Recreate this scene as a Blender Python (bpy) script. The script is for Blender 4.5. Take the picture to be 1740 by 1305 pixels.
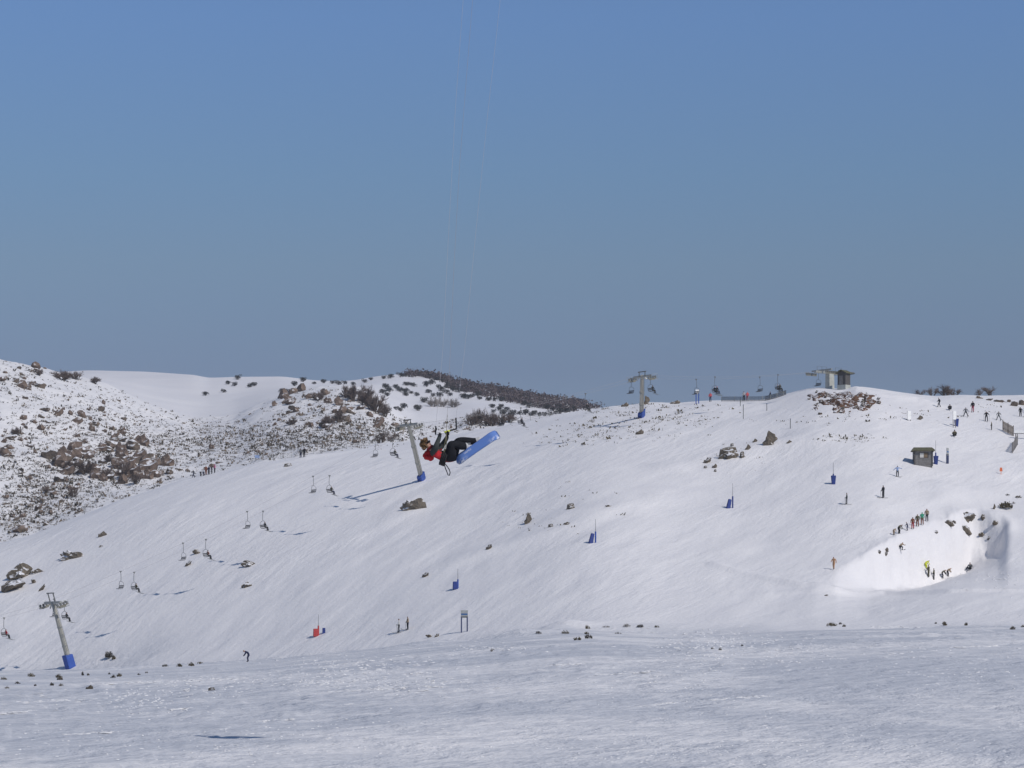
import bpy, bmesh, math, random
import numpy as np
from mathutils import Vector, Matrix, Euler, noise as mnoise

for o in list(bpy.data.objects):
    bpy.data.objects.remove(o, do_unlink=True)
scene = bpy.context.scene
COL = scene.collection
R = math.radians
random.seed(7)
RNG = np.random.default_rng(11)

# ------------------------------------------------------------------ camera
F = 4934.0            # focal length in picture widths*1740
CX, HZ = 870.0, 1150.0  # optical axis column, eye-level row of the 1740x1305 picture
cam_data = bpy.data.cameras.new('camera')
cam = bpy.data.objects.new('camera', cam_data)
COL.objects.link(cam)
cam.location = (0, 0, 0)
cam.rotation_euler = (R(90), 0, 0)
cam_data.sensor_width = 36.0
cam_data.lens = 36.0 * F / 1740.0
cam_data.shift_y = (HZ - 652.5) / 1740.0
cam_data.clip_start = 0.5
cam_data.clip_end = 20000.0
scene.camera = cam

# ------------------------------------------------------------------ sky, sun, exposure
SUN_EL, SUN_AZ = 43.5, 128.0      # azimuth clockwise from the view direction (+Y)
world = bpy.data.worlds.new('World')
scene.world = world
world.use_nodes = True
wn = world.node_tree
for n in list(wn.nodes):
    wn.nodes.remove(n)
w_out = wn.nodes.new('ShaderNodeOutputWorld')
w_bg = wn.nodes.new('ShaderNodeBackground')
w_bg.inputs['Strength'].default_value = 0.105
sky = wn.nodes.new('ShaderNodeTexSky')
sky.sky_type = 'NISHITA'
sky.sun_disc = False
sky.sun_elevation = R(SUN_EL)
sky.sun_rotation = R(SUN_AZ)
sky.altitude = 1800
sky.air_density = 1.0
sky.dust_density = 0.3
sky.ozone_density = 1.5
w_tc = wn.nodes.new('ShaderNodeTexCoord')
w_sep = wn.nodes.new('ShaderNodeSeparateXYZ')
w_ramp = wn.nodes.new('ShaderNodeValToRGB')
_re = w_ramp.color_ramp.elements
_re[0].position, _re[0].color = 0.105, (0.46, 0.435, 0.50, 1)
_re[1].position, _re[1].color = 0.5, (0.76, 0.82, 0.88, 1)
for _p, _c in ((0.14, (0.565, 0.57, 0.59)), (0.17, (0.585, 0.655, 0.71)), (0.222, (0.64, 0.76, 0.92))):
    _re.new(_p).color = (*_c, 1)
w_mul = wn.nodes.new('ShaderNodeMix')
w_mul.data_type = 'RGBA'
w_mul.blend_type = 'MULTIPLY'
w_mul.inputs[0].default_value = 1.0
wn.links.new(w_tc.outputs['Generated'], w_sep.inputs[0])
wn.links.new(w_sep.outputs['Z'], w_ramp.inputs[0])
wn.links.new(sky.outputs[0], w_mul.inputs[6])
wn.links.new(w_ramp.outputs[0], w_mul.inputs[7])
wn.links.new(w_mul.outputs[2], w_bg.inputs['Color'])
wn.links.new(w_bg.outputs[0], w_out.inputs['Surface'])

sun_data = bpy.data.lights.new('sun', 'SUN')
sun_data.energy = 2.75
sun_data.angle = R(0.53)
sun_data.color = (1.0, 0.945, 0.885)
sun = bpy.data.objects.new('sun', sun_data)
COL.objects.link(sun)
to_sun = Vector((math.sin(R(SUN_AZ)) * math.cos(R(SUN_EL)), math.cos(R(SUN_AZ)) * math.cos(R(SUN_EL)), math.sin(R(SUN_EL))))
sun.rotation_euler = to_sun.to_track_quat('Z', 'Y').to_euler()
sun.location = (60, -20, 90)

scene.view_settings.view_transform = 'Standard'
scene.view_settings.look = 'None'
scene.view_settings.exposure = 0.0
scene.view_settings.gamma = 1.0
scene.view_settings.use_curve_mapping = False

# ------------------------------------------------------------------ materials
def new_mat(name):
    m = bpy.data.materials.new(name)
    m.use_nodes = True
    nt = m.node_tree
    b = nt.nodes['Principled BSDF']
    return m, nt, b

def mixcol(nt, fac, a, b):
    n = nt.nodes.new('ShaderNodeMix')
    n.data_type = 'RGBA'
    for sock, v in ((n.inputs[0], fac), (n.inputs[6], a), (n.inputs[7], b)):
        if hasattr(v, 'is_output'):
            nt.links.new(v, sock)
        elif isinstance(v, (tuple, list)):
            sock.default_value = (*v[:3], 1)
        else:
            sock.default_value = v
    return n.outputs[2]

def tex_noise(nt, vec, scale, detail=3, rough=0.55, dist=0.0):
    n = nt.nodes.new('ShaderNodeTexNoise')
    n.inputs['Scale'].default_value = scale
    n.inputs['Detail'].default_value = detail
    n.inputs['Roughness'].default_value = rough
    n.inputs['Distortion'].default_value = dist
    if vec is not None:
        nt.links.new(vec, n.inputs['Vector'])
    return n.outputs[0]

def ramp(nt, val, p0, p1, c0=(0, 0, 0), c1=(1, 1, 1)):
    n = nt.nodes.new('ShaderNodeValToRGB')
    n.color_ramp.elements[0].position = p0
    n.color_ramp.elements[1].position = p1
    n.color_ramp.elements[0].color = (*c0, 1)
    n.color_ramp.elements[1].color = (*c1, 1)
    nt.links.new(val, n.inputs[0])
    return n.outputs[0]

def mapping(nt, rot=(0, 0, 0), scale=(1, 1, 1), coord='Object'):
    tc = nt.nodes.new('ShaderNodeTexCoord')
    src = tc.outputs[coord]
    if any(rot):                       # turn first, then stretch along the turned axes
        m0 = nt.nodes.new('ShaderNodeMapping')
        m0.inputs['Rotation'].default_value = rot
        nt.links.new(src, m0.inputs['Vector'])
        src = m0.outputs[0]
    mp = nt.nodes.new('ShaderNodeMapping')
    mp.inputs['Scale'].default_value = scale
    nt.links.new(src, mp.inputs['Vector'])
    return mp.outputs[0]

def math_n(nt, op, a, b):
    n = nt.nodes.new('ShaderNodeMath')
    n.operation = op
    for s, v in zip(n.inputs, (a, b)):
        if hasattr(v, 'is_output'):
            nt.links.new(v, s)
        else:
            s.default_value = v
    return n.outputs[0]

def add_bump(nt, b, height, dist, strength=1.0, prev=None):
    n = nt.nodes.new('ShaderNodeBump')
    n.inputs['Strength'].default_value = strength
    n.inputs['Distance'].default_value = dist
    nt.links.new(height, n.inputs['Height'])
    if prev is not None:
        nt.links.new(prev, n.inputs['Normal'])
    nt.links.new(n.outputs[0], b.inputs['Normal'])
    return n.outputs[0]

def simple(name, col, rough=0.6, var=0.18, scale=6.0, metal=0.0, bump=0.0, coord='Object', spec=0.4):
    m, nt, b = new_mat(name)
    v = mapping(nt, coord=coord)
    f = tex_noise(nt, v, scale, 4)
    d = tuple(c * (1 - var) for c in col)
    l = tuple(min(1, c * (1 + var)) for c in col)
    nt.links.new(mixcol(nt, ramp(nt, f, 0.3, 0.7), d, l), b.inputs['Base Color'])
    b.inputs['Roughness'].default_value = rough
    b.inputs['Metallic'].default_value = metal
    b.inputs['Specular IOR Level'].default_value = spec
    if bump:
        add_bump(nt, b, f, bump)
    return m

def snow_mat(name, streak_rot, streak, fine, icy, fresh, ice_scale, ice_lo, ice_hi, amp1, amp2, tint=None):
    """wind-packed snow: stretched drift ridges, fine grain, harder icy patches"""
    m, nt, b = new_mat(name)
    v1 = mapping(nt, rot=(0, 0, streak_rot), scale=streak)
    v2 = mapping(nt)
    n1 = tex_noise(nt, v1, 1.0, 4, 0.6, 0.3)
    n2 = tex_noise(nt, v2, fine, 3, 0.6)
    n3 = tex_noise(nt, v1, ice_scale, 5, 0.62, 0.4)
    f = ramp(nt, n3, ice_lo, ice_hi)
    nt.links.new(mixcol(nt, f, icy, fresh), b.inputs['Base Color'])
    b.inputs['Roughness'].default_value = 0.62
    b.inputs['Specular IOR Level'].default_value = 0.25
    p = add_bump(nt, b, n1, amp1)
    p = add_bump(nt, b, n2, amp2, prev=p)
    return m

def snow_main():
    m, nt, b = new_mat('snow')
    at_ = nt.nodes.new('ShaderNodeAttribute')
    at_.attribute_name = 'hard'
    hard = at_.outputs['Fac']
    vf = mapping(nt, rot=(0, 0, 0.15), scale=(0.35, 0.30, 0.3))
    vs = mapping(nt, rot=(0, 0, R(25)), scale=(0.62, 0.11, 0.35))
    v0 = mapping(nt)
    f1 = tex_noise(nt, vf, 0.9, 5, 0.62, 0.4)
    f2 = tex_noise(nt, vf, 0.16, 3, 0.5, 0.6)
    f3 = tex_noise(nt, v0, 0.8, 4, 0.65)
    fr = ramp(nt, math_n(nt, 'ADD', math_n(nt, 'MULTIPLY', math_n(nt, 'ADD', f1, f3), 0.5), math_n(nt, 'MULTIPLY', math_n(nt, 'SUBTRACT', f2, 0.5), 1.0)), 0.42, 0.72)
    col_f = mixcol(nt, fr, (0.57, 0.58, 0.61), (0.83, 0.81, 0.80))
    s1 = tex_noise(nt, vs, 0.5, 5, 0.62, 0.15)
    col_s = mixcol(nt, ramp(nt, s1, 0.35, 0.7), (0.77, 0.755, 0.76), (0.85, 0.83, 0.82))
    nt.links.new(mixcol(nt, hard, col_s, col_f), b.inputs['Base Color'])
    b.inputs['Roughness'].default_value = 0.6
    b.inputs['Specular IOR Level'].default_value = 0.25
    nb = tex_noise(nt, vs, 1.0, 5, 0.62, 0.12)
    ng = tex_noise(nt, vf, 1.0, 5, 0.62, 0.3)
    nfine = tex_noise(nt, v0, 1.6, 3, 0.6)
    patch = ramp(nt, tex_noise(nt, v0, 0.035, 3, 0.55), 0.38, 0.66, (0.25, 0.25, 0.25), (1, 1, 1))
    p = add_bump(nt, b, math_n(nt, 'MULTIPLY', nb, patch), 0.30)
    p = add_bump(nt, b, math_n(nt, 'MULTIPLY', ng, hard), 0.5, prev=p)
    p = add_bump(nt, b, nfine, 0.08, prev=p)
    return m
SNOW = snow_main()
SNOW_CLOD = snow_mat('snow_clod', 0.0, (2, 2, 2), 6.0, (0.72, 0.715, 0.72), (0.83, 0.82, 0.815), 1.0, 0.35, 0.7, 0.03, 0.01)
SNOW_B = snow_mat('snow_rough', R(30), (0.35, 0.16, 0.3), 0.9, (0.73, 0.72, 0.725), (0.80, 0.785, 0.78), 0.6, 0.35, 0.7, 0.40, 0.08)
SNOW_C = snow_mat('snow_far', R(60), (0.05, 0.02, 0.05), 0.25, (0.71, 0.70, 0.715), (0.78, 0.765, 0.765), 0.6, 0.35, 0.7, 0.35, 0.08)

def rock_mat(name, c0, c1, snow_lo=0.55, snow_hi=0.75):
    m, nt, b = new_mat(name)
    v = mapping(nt)
    n1 = tex_noise(nt, v, 1.6, 5, 0.65)
    n2 = tex_noise(nt, v, 7.0, 4, 0.6)
    col = mixcol(nt, ramp(nt, n1, 0.35, 0.68), c0, c1)
    geo = nt.nodes.new('ShaderNodeNewGeometry')
    sp = nt.nodes.new('ShaderNodeSeparateXYZ')
    nt.links.new(geo.outputs['Normal'], sp.inputs[0])
    s = math_n(nt, 'ADD', sp.outputs['Z'], math_n(nt, 'MULTIPLY', math_n(nt, 'SUBTRACT', n1, 0.5), 1.7))
    s = ramp(nt, s, snow_lo, snow_hi)
    nt.links.new(mixcol(nt, s, col, (0.76, 0.76, 0.78)), b.inputs['Base Color'])
    b.inputs['Roughness'].default_value = 0.9
    b.inputs['Specular IOR Level'].default_value = 0.15
    add_bump(nt, b, n2, 0.12)
    return m

ROCK_TAN = rock_mat('rock_tan', (0.11, 0.083, 0.066), (0.245, 0.182, 0.145), 0.62, 0.88)
ROCK_GREY = rock_mat('rock_grey', (0.10, 0.086, 0.066), (0.235, 0.195, 0.15), 0.42, 0.66)
EARTH = rock_mat('earth_bank', (0.075, 0.042, 0.028), (0.205, 0.115, 0.068), 0.95, 1.15)
ROCK_SNOWY = rock_mat('rock_snowy', (0.10, 0.085, 0.07), (0.23, 0.18, 0.14), 0.40, 0.68)

M = {}
def mt(key, col, **k):
    M[key] = simple(key, col, **k)
    return M[key]
mt('earth', (0.15, 0.083, 0.05), rough=0.95, var=0.45, scale=1.2, bump=0.15, spec=0.1)
mt('twig', (0.15, 0.118, 0.105), rough=0.9, var=0.3, spec=0.1)
mt('twig_pale', (0.27, 0.24, 0.22), rough=0.9, var=0.3, spec=0.1)
mt('bark', (0.12, 0.10, 0.085), rough=0.9, var=0.3, spec=0.1)
mt('gum_leaf', (0.060, 0.062, 0.060), rough=0.8, var=0.45, scale=1.0, spec=0.15)
mt('gum_leaf_far', (0.105, 0.085, 0.086), rough=0.8, var=0.4, scale=0.6, spec=0.15)
mt('scrub', (0.12, 0.10, 0.062), rough=0.9, var=0.5, scale=2.0, spec=0.1)
mt('scrub_dark', (0.078, 0.069, 0.055), rough=0.9, var=0.5, scale=1.0, spec=0.1)
mt('scrub_tan', (0.17, 0.135, 0.10), rough=0.9, var=0.5, scale=1.0, spec=0.1)
mt('steel', (0.34, 0.35, 0.33), rough=0.5, var=0.12, metal=0.3)
mt('mast', (0.40, 0.39, 0.34), rough=0.5, var=0.05, scale=1.5, metal=0.1)
mt('steel_dark', (0.12, 0.125, 0.12), rough=0.6, var=0.2)
mt('sheave', (0.20, 0.19, 0.15), rough=0.6, var=0.3)
mt('rope', (0.33, 0.33, 0.335), rough=0.6, var=0.1)
mt('pad_blue', (0.030, 0.085, 0.36), rough=0.65, var=0.15, scale=3)
mt('pad_navy', (0.026, 0.05, 0.22), rough=0.65, var=0.15, scale=3)
mt('pad_red', (0.45, 0.05, 0.05), rough=0.65, var=0.15, scale=3)
mt('orange', (0.75, 0.17, 0.06), rough=0.6, var=0.1)
mt('white_panel', (0.88, 0.88, 0.86), rough=0.5, var=0.04)
mt('sign_grey', (0.36, 0.37, 0.36), rough=0.5, var=0.1)
mt('sign_blue', (0.05, 0.13, 0.30), rough=0.5, var=0.1)
mt('post_navy', (0.05, 0.065, 0.14), rough=0.6, var=0.2)
mt('timber', (0.21, 0.20, 0.19), rough=0.85, var=0.25, scale=4)
mt('timber_dark', (0.085, 0.08, 0.078), rough=0.85, var=0.25, scale=4)
mt('timber_brown', (0.20, 0.145, 0.09), rough=0.85, var=0.3, scale=4)
mt('roof_olive', (0.115, 0.11, 0.06), rough=0.8, var=0.25, scale=3)
mt('concrete', (0.46, 0.47, 0.43), rough=0.85, var=0.12, scale=1.5)
mt('window', (0.03, 0.035, 0.045), rough=0.15, var=0.2)
mt('curtain', (0.62, 0.60, 0.55), rough=0.8, var=0.08)
mt('net', (0.07, 0.075, 0.085), rough=0.8, var=0.2)
mt('skin', (0.52, 0.30, 0.22), rough=0.6, var=0.08)
mt('hair_brown', (0.13, 0.075, 0.032), rough=0.7, var=0.5, scale=14)
mt('hair_gold', (0.27, 0.155, 0.065), rough=0.6, var=0.45, scale=14)
for k, c in dict(black=(0.017, 0.018, 0.022), charcoal=(0.045, 0.047, 0.052), navy=(0.03, 0.035, 0.075), olive=(0.11, 0.10, 0.06),
                 tan=(0.32, 0.24, 0.16), grey=(0.16, 0.165, 0.17), palegrey=(0.50, 0.50, 0.50), white=(0.76, 0.76, 0.78), red=(0.43, 0.028, 0.035),
                 pink=(0.70, 0.20, 0.36), green=(0.05, 0.33, 0.20), yellow=(0.62, 0.66, 0.05), brown=(0.22, 0.085, 0.05),
                 paleblue=(0.30, 0.40, 0.62), greengrey=(0.052, 0.06, 0.058), orangetan=(0.48, 0.28, 0.16), rose=(0.40, 0.09, 0.13), coral=(0.65, 0.12, 0.12)).items():
    mt('cloth_' + k, c, rough=0.85, var=0.15, scale=9, spec=0.15)

# ------------------------------------------------------------------ object helpers
def tag(o, label=None, cat=None, group=None, kind=None):
    if label: o['label'] = label
    if cat: o['category'] = cat
    if group: o['group'] = group
    if kind: o['kind'] = kind
    return o

def link(name, data, parent=None):
    o = bpy.data.objects.new(name, data)
    COL.objects.link(o)
    if parent is not None:
        o.parent = parent
    return o

def empty(name, loc=(0, 0, 0), rz=0.0, label=None, cat=None, group=None, scale=1.0):
    o = link(name, None)
    o.empty_display_size = 0.2
    o.location = loc
    o.rotation_euler = (0, 0, rz)
    o.scale = (scale,) * 3 if not isinstance(scale, tuple) else scale
    return tag(o, label, cat, group)

def obj_copy(o, parent=None):
    c = o.copy()
    COL.objects.link(c)
    c.parent = parent
    return c

def copy_tree(o, parent=None):
    c = obj_copy(o, parent)
    for ch in list(o.children):
        copy_tree(ch, c)
    return c

class MB:
    """collects simple shapes into one mesh"""
    def __init__(s):
        s.v, s.f, s.mi = [], [], []
    def add(s, vs, fs, mi=0):
        k = len(s.v)
        s.v += [tuple(p) for p in vs]
        s.f += [tuple(i + k for i in f) for f in fs]
        s.mi += [mi] * len(fs)
        return s
    def box(s, c, size, rot=None, mi=0, taper=1.0):
        hx, hy, hz = (a / 2 for a in size)
        vs = []
        for z in (-1, 1):
            t = 1.0 if z < 0 else taper
            for x, y in ((-1, -1), (1, -1), (1, 1), (-1, 1)):
                vs.append(Vector((x * hx * t, y * hy * t, z * hz)))
        if rot is not None:
            mtx = rot if isinstance(rot, Matrix) else Euler(rot).to_matrix()
            vs = [mtx @ p for p in vs]
        vs = [p + Vector(c) for p in vs]
        return s.add(vs, [(3, 2, 1, 0), (4, 5, 6, 7), (0, 1, 5, 4), (1, 2, 6, 5), (2, 3, 7, 6), (3, 0, 4, 7)], mi)
    def tube(s, pts, rad, n=6, mi=0, cap=True):
        pts = [Vector(p) for p in pts]
        if not isinstance(rad, (list, tuple)):
            rad = [rad] * len(pts)
        rings = []
        ref = None
        for i, p in enumerate(pts):
            d = (pts[min(i + 1, len(pts) - 1)] - pts[max(i - 1, 0)])
            d.normalize()
            if ref is None:
                ref = d.orthogonal().normalized()
            ref = (ref - d * ref.dot(d))
            if ref.length < 1e-6:
                ref = d.orthogonal()
            ref.normalize()
            b = d.cross(ref)
            rings.append([p + (ref * math.cos(2 * math.pi * k / n) + b * math.sin(2 * math.pi * k / n)) * rad[i] for k in range(n)])
        vs = [q for r in rings for q in r]
        fs = []
        for i in range(len(pts) - 1):
            for k in range(n):
                a, b2 = i * n + k, i * n + (k + 1) % n
                fs.append((a, b2, b2 + n, a + n))
        if cap:
            fs.append(tuple(range(n - 1, -1, -1)))
            fs.append(tuple((len(pts) - 1) * n + k for k in range(n)))
        return s.add(vs, fs, mi)
    def disc(s, c, axis, r, th, n=12, mi=0):
        a = Vector(axis).normalized() * (th / 2)
        return s.tube([Vector(c) - a, Vector(c) + a], r, n, mi)
    def mesh(s, name, mats, smooth=False):
        me = bpy.data.meshes.new(name)
        me.from_pydata(s.v, [], s.f)
        for m_ in (mats if isinstance(mats, (list, tuple)) else [mats]):
            me.materials.append(m_)
        if len(set(s.mi)) > 1:
            me.polygons.foreach_set('material_index', s.mi)
        if smooth:
            me.polygons.foreach_set('use_smooth', [True] * len(s.f))
        me.update()
        return me
    def build(s, name, mats, parent=None, smooth=False):
        return link(name, s.mesh(name, mats, smooth), parent)

# ------------------------------------------------------------------ terrain
def _hash(ix, iy, seed):
    h = (ix.astype(np.int64) * 374761393 + iy.astype(np.int64) * 668265263 + seed * 1274126177) & 0xffffffff
    h = ((h ^ (h >> 13)) * 1274126177) & 0xffffffff
    h = (h ^ (h >> 16)) & 0xffffffff
    return h.astype(np.float64) / 4294967295.0

def vnoise(x, y, seed=0):
    x = np.asarray(x, float); y = np.asarray(y, float)
    ix, iy = np.floor(x), np.floor(y)
    fx, fy = x - ix, y - iy
    fx = fx * fx * fx * (fx * (fx * 6 - 15) + 10)
    fy = fy * fy * fy * (fy * (fy * 6 - 15) + 10)
    a, b = _hash(ix, iy, seed), _hash(ix + 1, iy, seed)
    c, d = _hash(ix, iy + 1, seed), _hash(ix + 1, iy + 1, seed)
    return (a + (b - a) * fx) * (1 - fy) + (c + (d - c) * fx) * fy - 0.5

def fbm(x, y, seed=0, octv=4, gain=0.5):
    t, a = 0.0, 1.0
    for o in range(octv):
        t = t + a * vnoise(x * 2 ** o + 17.3 * o, y * 2 ** o - 9.1 * o, seed + o)
        a *= gain
    return t

def sstep(t):
    t = np.clip(t, 0, 1)
    return t * t * (3 - 2 * t)

UG = np.arange(-3000, 4800, 2.0)
def table(pts, sig=4):
    a = np.interp(UG, [p[0] for p in pts], [p[1] for p in pts])
    if sig:
        k = np.exp(-0.5 * (np.arange(-4 * sig, 4 * sig + 1) / sig) ** 2)
        k /= k.sum()
        a = np.convolve(np.pad(a, 4 * sig, mode='edge'), k, mode='valid')
    return lambda u: np.interp(u, UG, a)

base_row = table([(-900, 1143), (0, 1141), (120, 1139), (250, 1133), (420, 1124), (540, 1112), (600, 1107), (700, 1098), (800, 1090), (900, 1080), (1000, 1074), (1150, 1080), (1250, 1078), (1400, 1070), (1600, 1066), (1740, 1066), (2600, 1060)], 8)
base_Y = table([(-900, 440), (0, 432), (120, 424), (420, 395), (717, 370), (1000, 350), (1400, 335), (1740, 330), (2600, 330)], 20)
CREST = ([(-900, 1010), (-300, 975), (-60, 942), (0, 922), (60, 906), (200, 851), (310, 815), (430, 788), (560, 769), (640, 756), (750, 744), (850, 724), (960, 703), (1040, 690), (1075, 688), (1098, 684), (1150, 686), (1200, 682), (1300, 681), (1330, 672), (1360, 663), (1385, 658), (1420, 659), (1440, 663), (1452, 655), (1475, 657), (1500, 661), (1530, 667), (1560, 672), (1590, 675), (1640, 671), (1700, 669), (1740, 668), (2600, 660)])
crest_row = table(CREST, 3)
crest_soft = table(CREST, 45)
crest_Y = table([(-900, 500), (0, 515), (120, 522), (400, 540), (717, 555), (960, 552), (1090, 545), (1300, 535), (1400, 528), (1480, 528), (1560, 540), (1740, 565), (2600, 570)], 12)
S_mix = table([(-900, 0.8), (0, 0.8), (700, 1.0), (1000, 0.95), (1200, 0.6), (1400, 0.25), (2600, 0.2)], 20)
b_row = table([(-900, 480), (-200, 575), (0, 609), (60, 622), (110, 635), (170, 654), (250, 690), (330, 712), (400, 706), (450, 684), (500, 667), (560, 658), (620, 665), (660, 690), (700, 722), (760, 726), (800, 712), (850, 714), (900, 722), (1000, 735), (2600, 760)], 5)
b_Y = table([(-900, 780), (0, 800), (300, 880), (560, 850), (700, 815), (850, 805), (2600, 800)], 20)
c_row = table([(-900, 640), (0, 640), (100, 633), (150, 630), (240, 631), (330, 637), (352, 642), (400, 640), (480, 639), (530, 646), (600, 648), (640, 640), (680, 636), (720, 637), (760, 645), (800, 655), (860, 665), (930, 677), (1000, 688), (1045, 697), (1100, 708), (2600, 760)], 4)
c_Y = table([(-900, 1350), (0, 1350), (350, 1300), (700, 1400), (1000, 1300), (2600, 1300)], 20)

SPLIT = 470.0
def base_profile(u, Y):
    by, br, cy, cr = base_Y(u), base_row(u), crest_Y(u), crest_row(u)
    t = np.clip((Y - by) / (cy - by), 0, 1)
    k = S_mix(u)
    S = (1 - k) * sstep(t) + k * np.sin(t * math.pi / 2)
    cs = crest_soft(u)
    return br + (cs - br) * S + (cr - cs) * sstep((t - 0.72) / 0.28)

# snow bowl dug into the slope on the right: rim rows and depth in picture rows
pit_rim = table([(1340, 1000), (1380, 985), (1420, 969), (1450, 952), (1480, 935), (1530, 908), (1580, 887), (1620, 873), (1650, 867), (1690, 874), (1720, 884), (1800, 890)], 6)
pit_h = table([(1385, 0), (1420, 8), (1450, 28), (1480, 48), (1530, 68), (1580, 80), (1640, 80), (1675, 60), (1698, 36), (1709, 8), (1714, 0), (1800, 0)], 2)
pit_w = table([(1400, 9), (1500, 8), (1560, 10.5), (1660, 10), (1750, 6)], 10)
_pu = np.arange(1330, 1830, 4.0)
_pY = []
_Ys = np.linspace(330, 560, 2400)
for u_ in _pu:
    rr = np.minimum.accumulate(base_profile(np.full_like(_Ys, u_), _Ys))
    _pY.append(_Ys[min(np.searchsorted(-rr, -pit_rim(u_)), len(_Ys) - 1)])
_pY = np.array(_pY)
pit_Y = lambda u: np.interp(u, _pu, _pY)

def height(X, Y, detail=True):
    X = np.asarray(X, float); Y = np.asarray(Y, float)
    u = CX + F * X / np.maximum(Y, 1.0)
    by, br, cy, cr = base_Y(u), base_row(u), crest_Y(u), crest_row(u)
    zb = (HZ - br) / F * by
    yy = np.clip(Y, 60.0, None)
    e0 = (85.0 / by) ** 3.0
    row_f = br + (1257.0 - br) * ((85.0 / yy) ** 3.0 - e0) / (1 - e0)
    z_f = (HZ - row_f) / F * yy
    z_f = np.where(Y < 60, z_f - 0.9 * (1 - np.exp(-(60 - np.minimum(Y, 60)) / 14.0)), z_f)
    row_m = base_profile(u, Y)
    H = pit_h(u)
    Y0 = pit_Y(u)
    w = pit_w(u)
    Y0 = Y0 - w
    ed = 1.5 * vnoise(X / 1.3, Y / 6.0, 91) + 3.4 * vnoise(X / 3.6, Y / 12.0, 92)
    row_m = row_m + H * np.clip((Y - Y0 + 62) / 62, 0, 1) ** 2.2 * (1 - sstep((Y + ed - Y0) / w))
    z_m = (HZ - row_m) / F * Y
    wall = H / 80.0 * np.exp(-((Y - Y0 - 0.4 * w) / 7.0) ** 2)
    z_m = z_m + wall * (0.9 * fbm(X / 1.8, Y / 9.0, 95, 3) + 0.6 * vnoise(X / 5.0, Y / 14.0, 97))
    vy = cy + 70
    row_v = cr + (np.maximum(cr, b_row(u)) + 34 - cr) * sstep((Y - cy) / 70)
    z_v = (HZ - row_v) / F * Y
    bY, bR = b_Y(u), b_row(u)
    r0 = np.maximum(cr, bR) + 34
    tb = np.clip((Y - vy) / np.maximum(bY - vy, 1), 0, 1)
    row_b = r0 + (bR - r0) * (0.35 * sstep(tb) + 0.65 * np.sin(tb * math.pi / 2))
    z_b = (HZ - row_b) / F * Y
    cY, cR = c_Y(u), c_row(u)
    dY = bY + 130
    dR = np.maximum(bR, cR) + 22
    row_d = bR + (dR - bR) * sstep((Y - bY) / 130)
    z_d = (HZ - row_d) / F * Y
    tc = np.clip((Y - dY) / (cY - dY), 0, 1)
    row_c = dR + (cR - dR) * (0.5 * sstep(tc) + 0.5 * np.sin(tc * math.pi / 2))
    z_c = (HZ - row_c) / F * Y
    row_e = cR + 330 * np.clip((Y - cY) / 1500, 0, 1) ** 1.6
    z_e = (HZ - row_e) / F * Y
    z = np.where(Y < by, z_f, np.where(Y < cy, z_m, np.where(Y < vy, z_v, np.where(Y < bY, z_b, np.where(Y < dY, z_d, np.where(Y < cY, z_c, z_e))))))
    if detail:
        # foreground: low dunes and rough chunks
        kf = sstep((by - Y) / 25 + 0.5)
        z = z + kf * (0.16 * fbm(X / 16, Y / 16, 3, 3) * np.clip(Y / 60, 0.2, 1.6) + 0.22 * np.clip(fbm(X / 1.3, Y / 3.0, 5, 3) - 0.08, 0, 1) * sstep((fbm(X / 22, Y / 40, 8, 2) + 0.05) / 0.25))
        km = sstep((Y - by) / 12) * (1 - sstep((Y - cy + 10) / 30))
        q = X * 0.9 - Y * 0.42 + 7 * vnoise(X / 26, Y / 26, 51)
        s = X * 0.42 + Y * 0.9
        z = z + km * (0.9 * fbm(X / 34, Y / 40, 21, 2) + 0.22 * fbm(q / 4.5, s / 13, 23, 3) * sstep(vnoise(X / 18, Y / 18, 52) * 1.2 + 0.6))
        kb = sstep((Y - vy) / 30) * (1 - sstep((Y - bY + 15) / 60))
        z = z + kb * (2.2 * fbm(X / 22, Y / 26, 31, 3) + 0.5 * fbm(X / 4, Y / 5, 33, 2))
        kc = sstep((Y - dY) / 60) * (1 - sstep((Y - cY + 40) / 60))
        z = z + kc * 2.5 * fbm(X / 60, Y / 90, 41, 3)
        z = z + carve(X, Y)
    return z

BERMS = []
def carve(X, Y):
    shp = np.shape(X)
    X = np.atleast_1d(X).ravel(); Y = np.atleast_1d(Y).ravel()
    tot = np.zeros(X.shape)
    for pts, wid, h, asym in BERMS:
        m = wid * (6 if asym else 3.2)
        px_, py_ = [p[0] for p in pts], [p[1] for p in pts]
        sel = np.nonzero((X > min(px_) - m) & (X < max(px_) + m) & (Y > min(py_) - m) & (Y < max(py_) + m))[0]
        if not len(sel):
            continue
        x, y = X[sel], Y[sel]
        best = np.full(x.shape, 1e9)
        for (x0, y0), (x1, y1) in zip(pts[:-1], pts[1:]):
            dx, dy = x1 - x0, y1 - y0
            L2 = dx * dx + dy * dy
            k0 = ((x - x0) * dx + (y - y0) * dy) / L2
            k = np.clip(k0, 0, 1)
            d = np.hypot(x - x0 - k * dx, y - y0 - k * dy)
            if asym:
                sd = ((x - x0) * dy - (y - y0) * dx) / math.sqrt(L2)
                d = d * (0.75 + 0.25 * np.tanh(sd * asym / 1.5)) * 1.0
            best = np.minimum(best, d)
        tot[sel] += h * np.exp(-(best / wid) ** 2) * (0.6 + 0.9 * vnoise(x / 6, y / 6, 77))
    return tot.reshape(shp)

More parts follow.
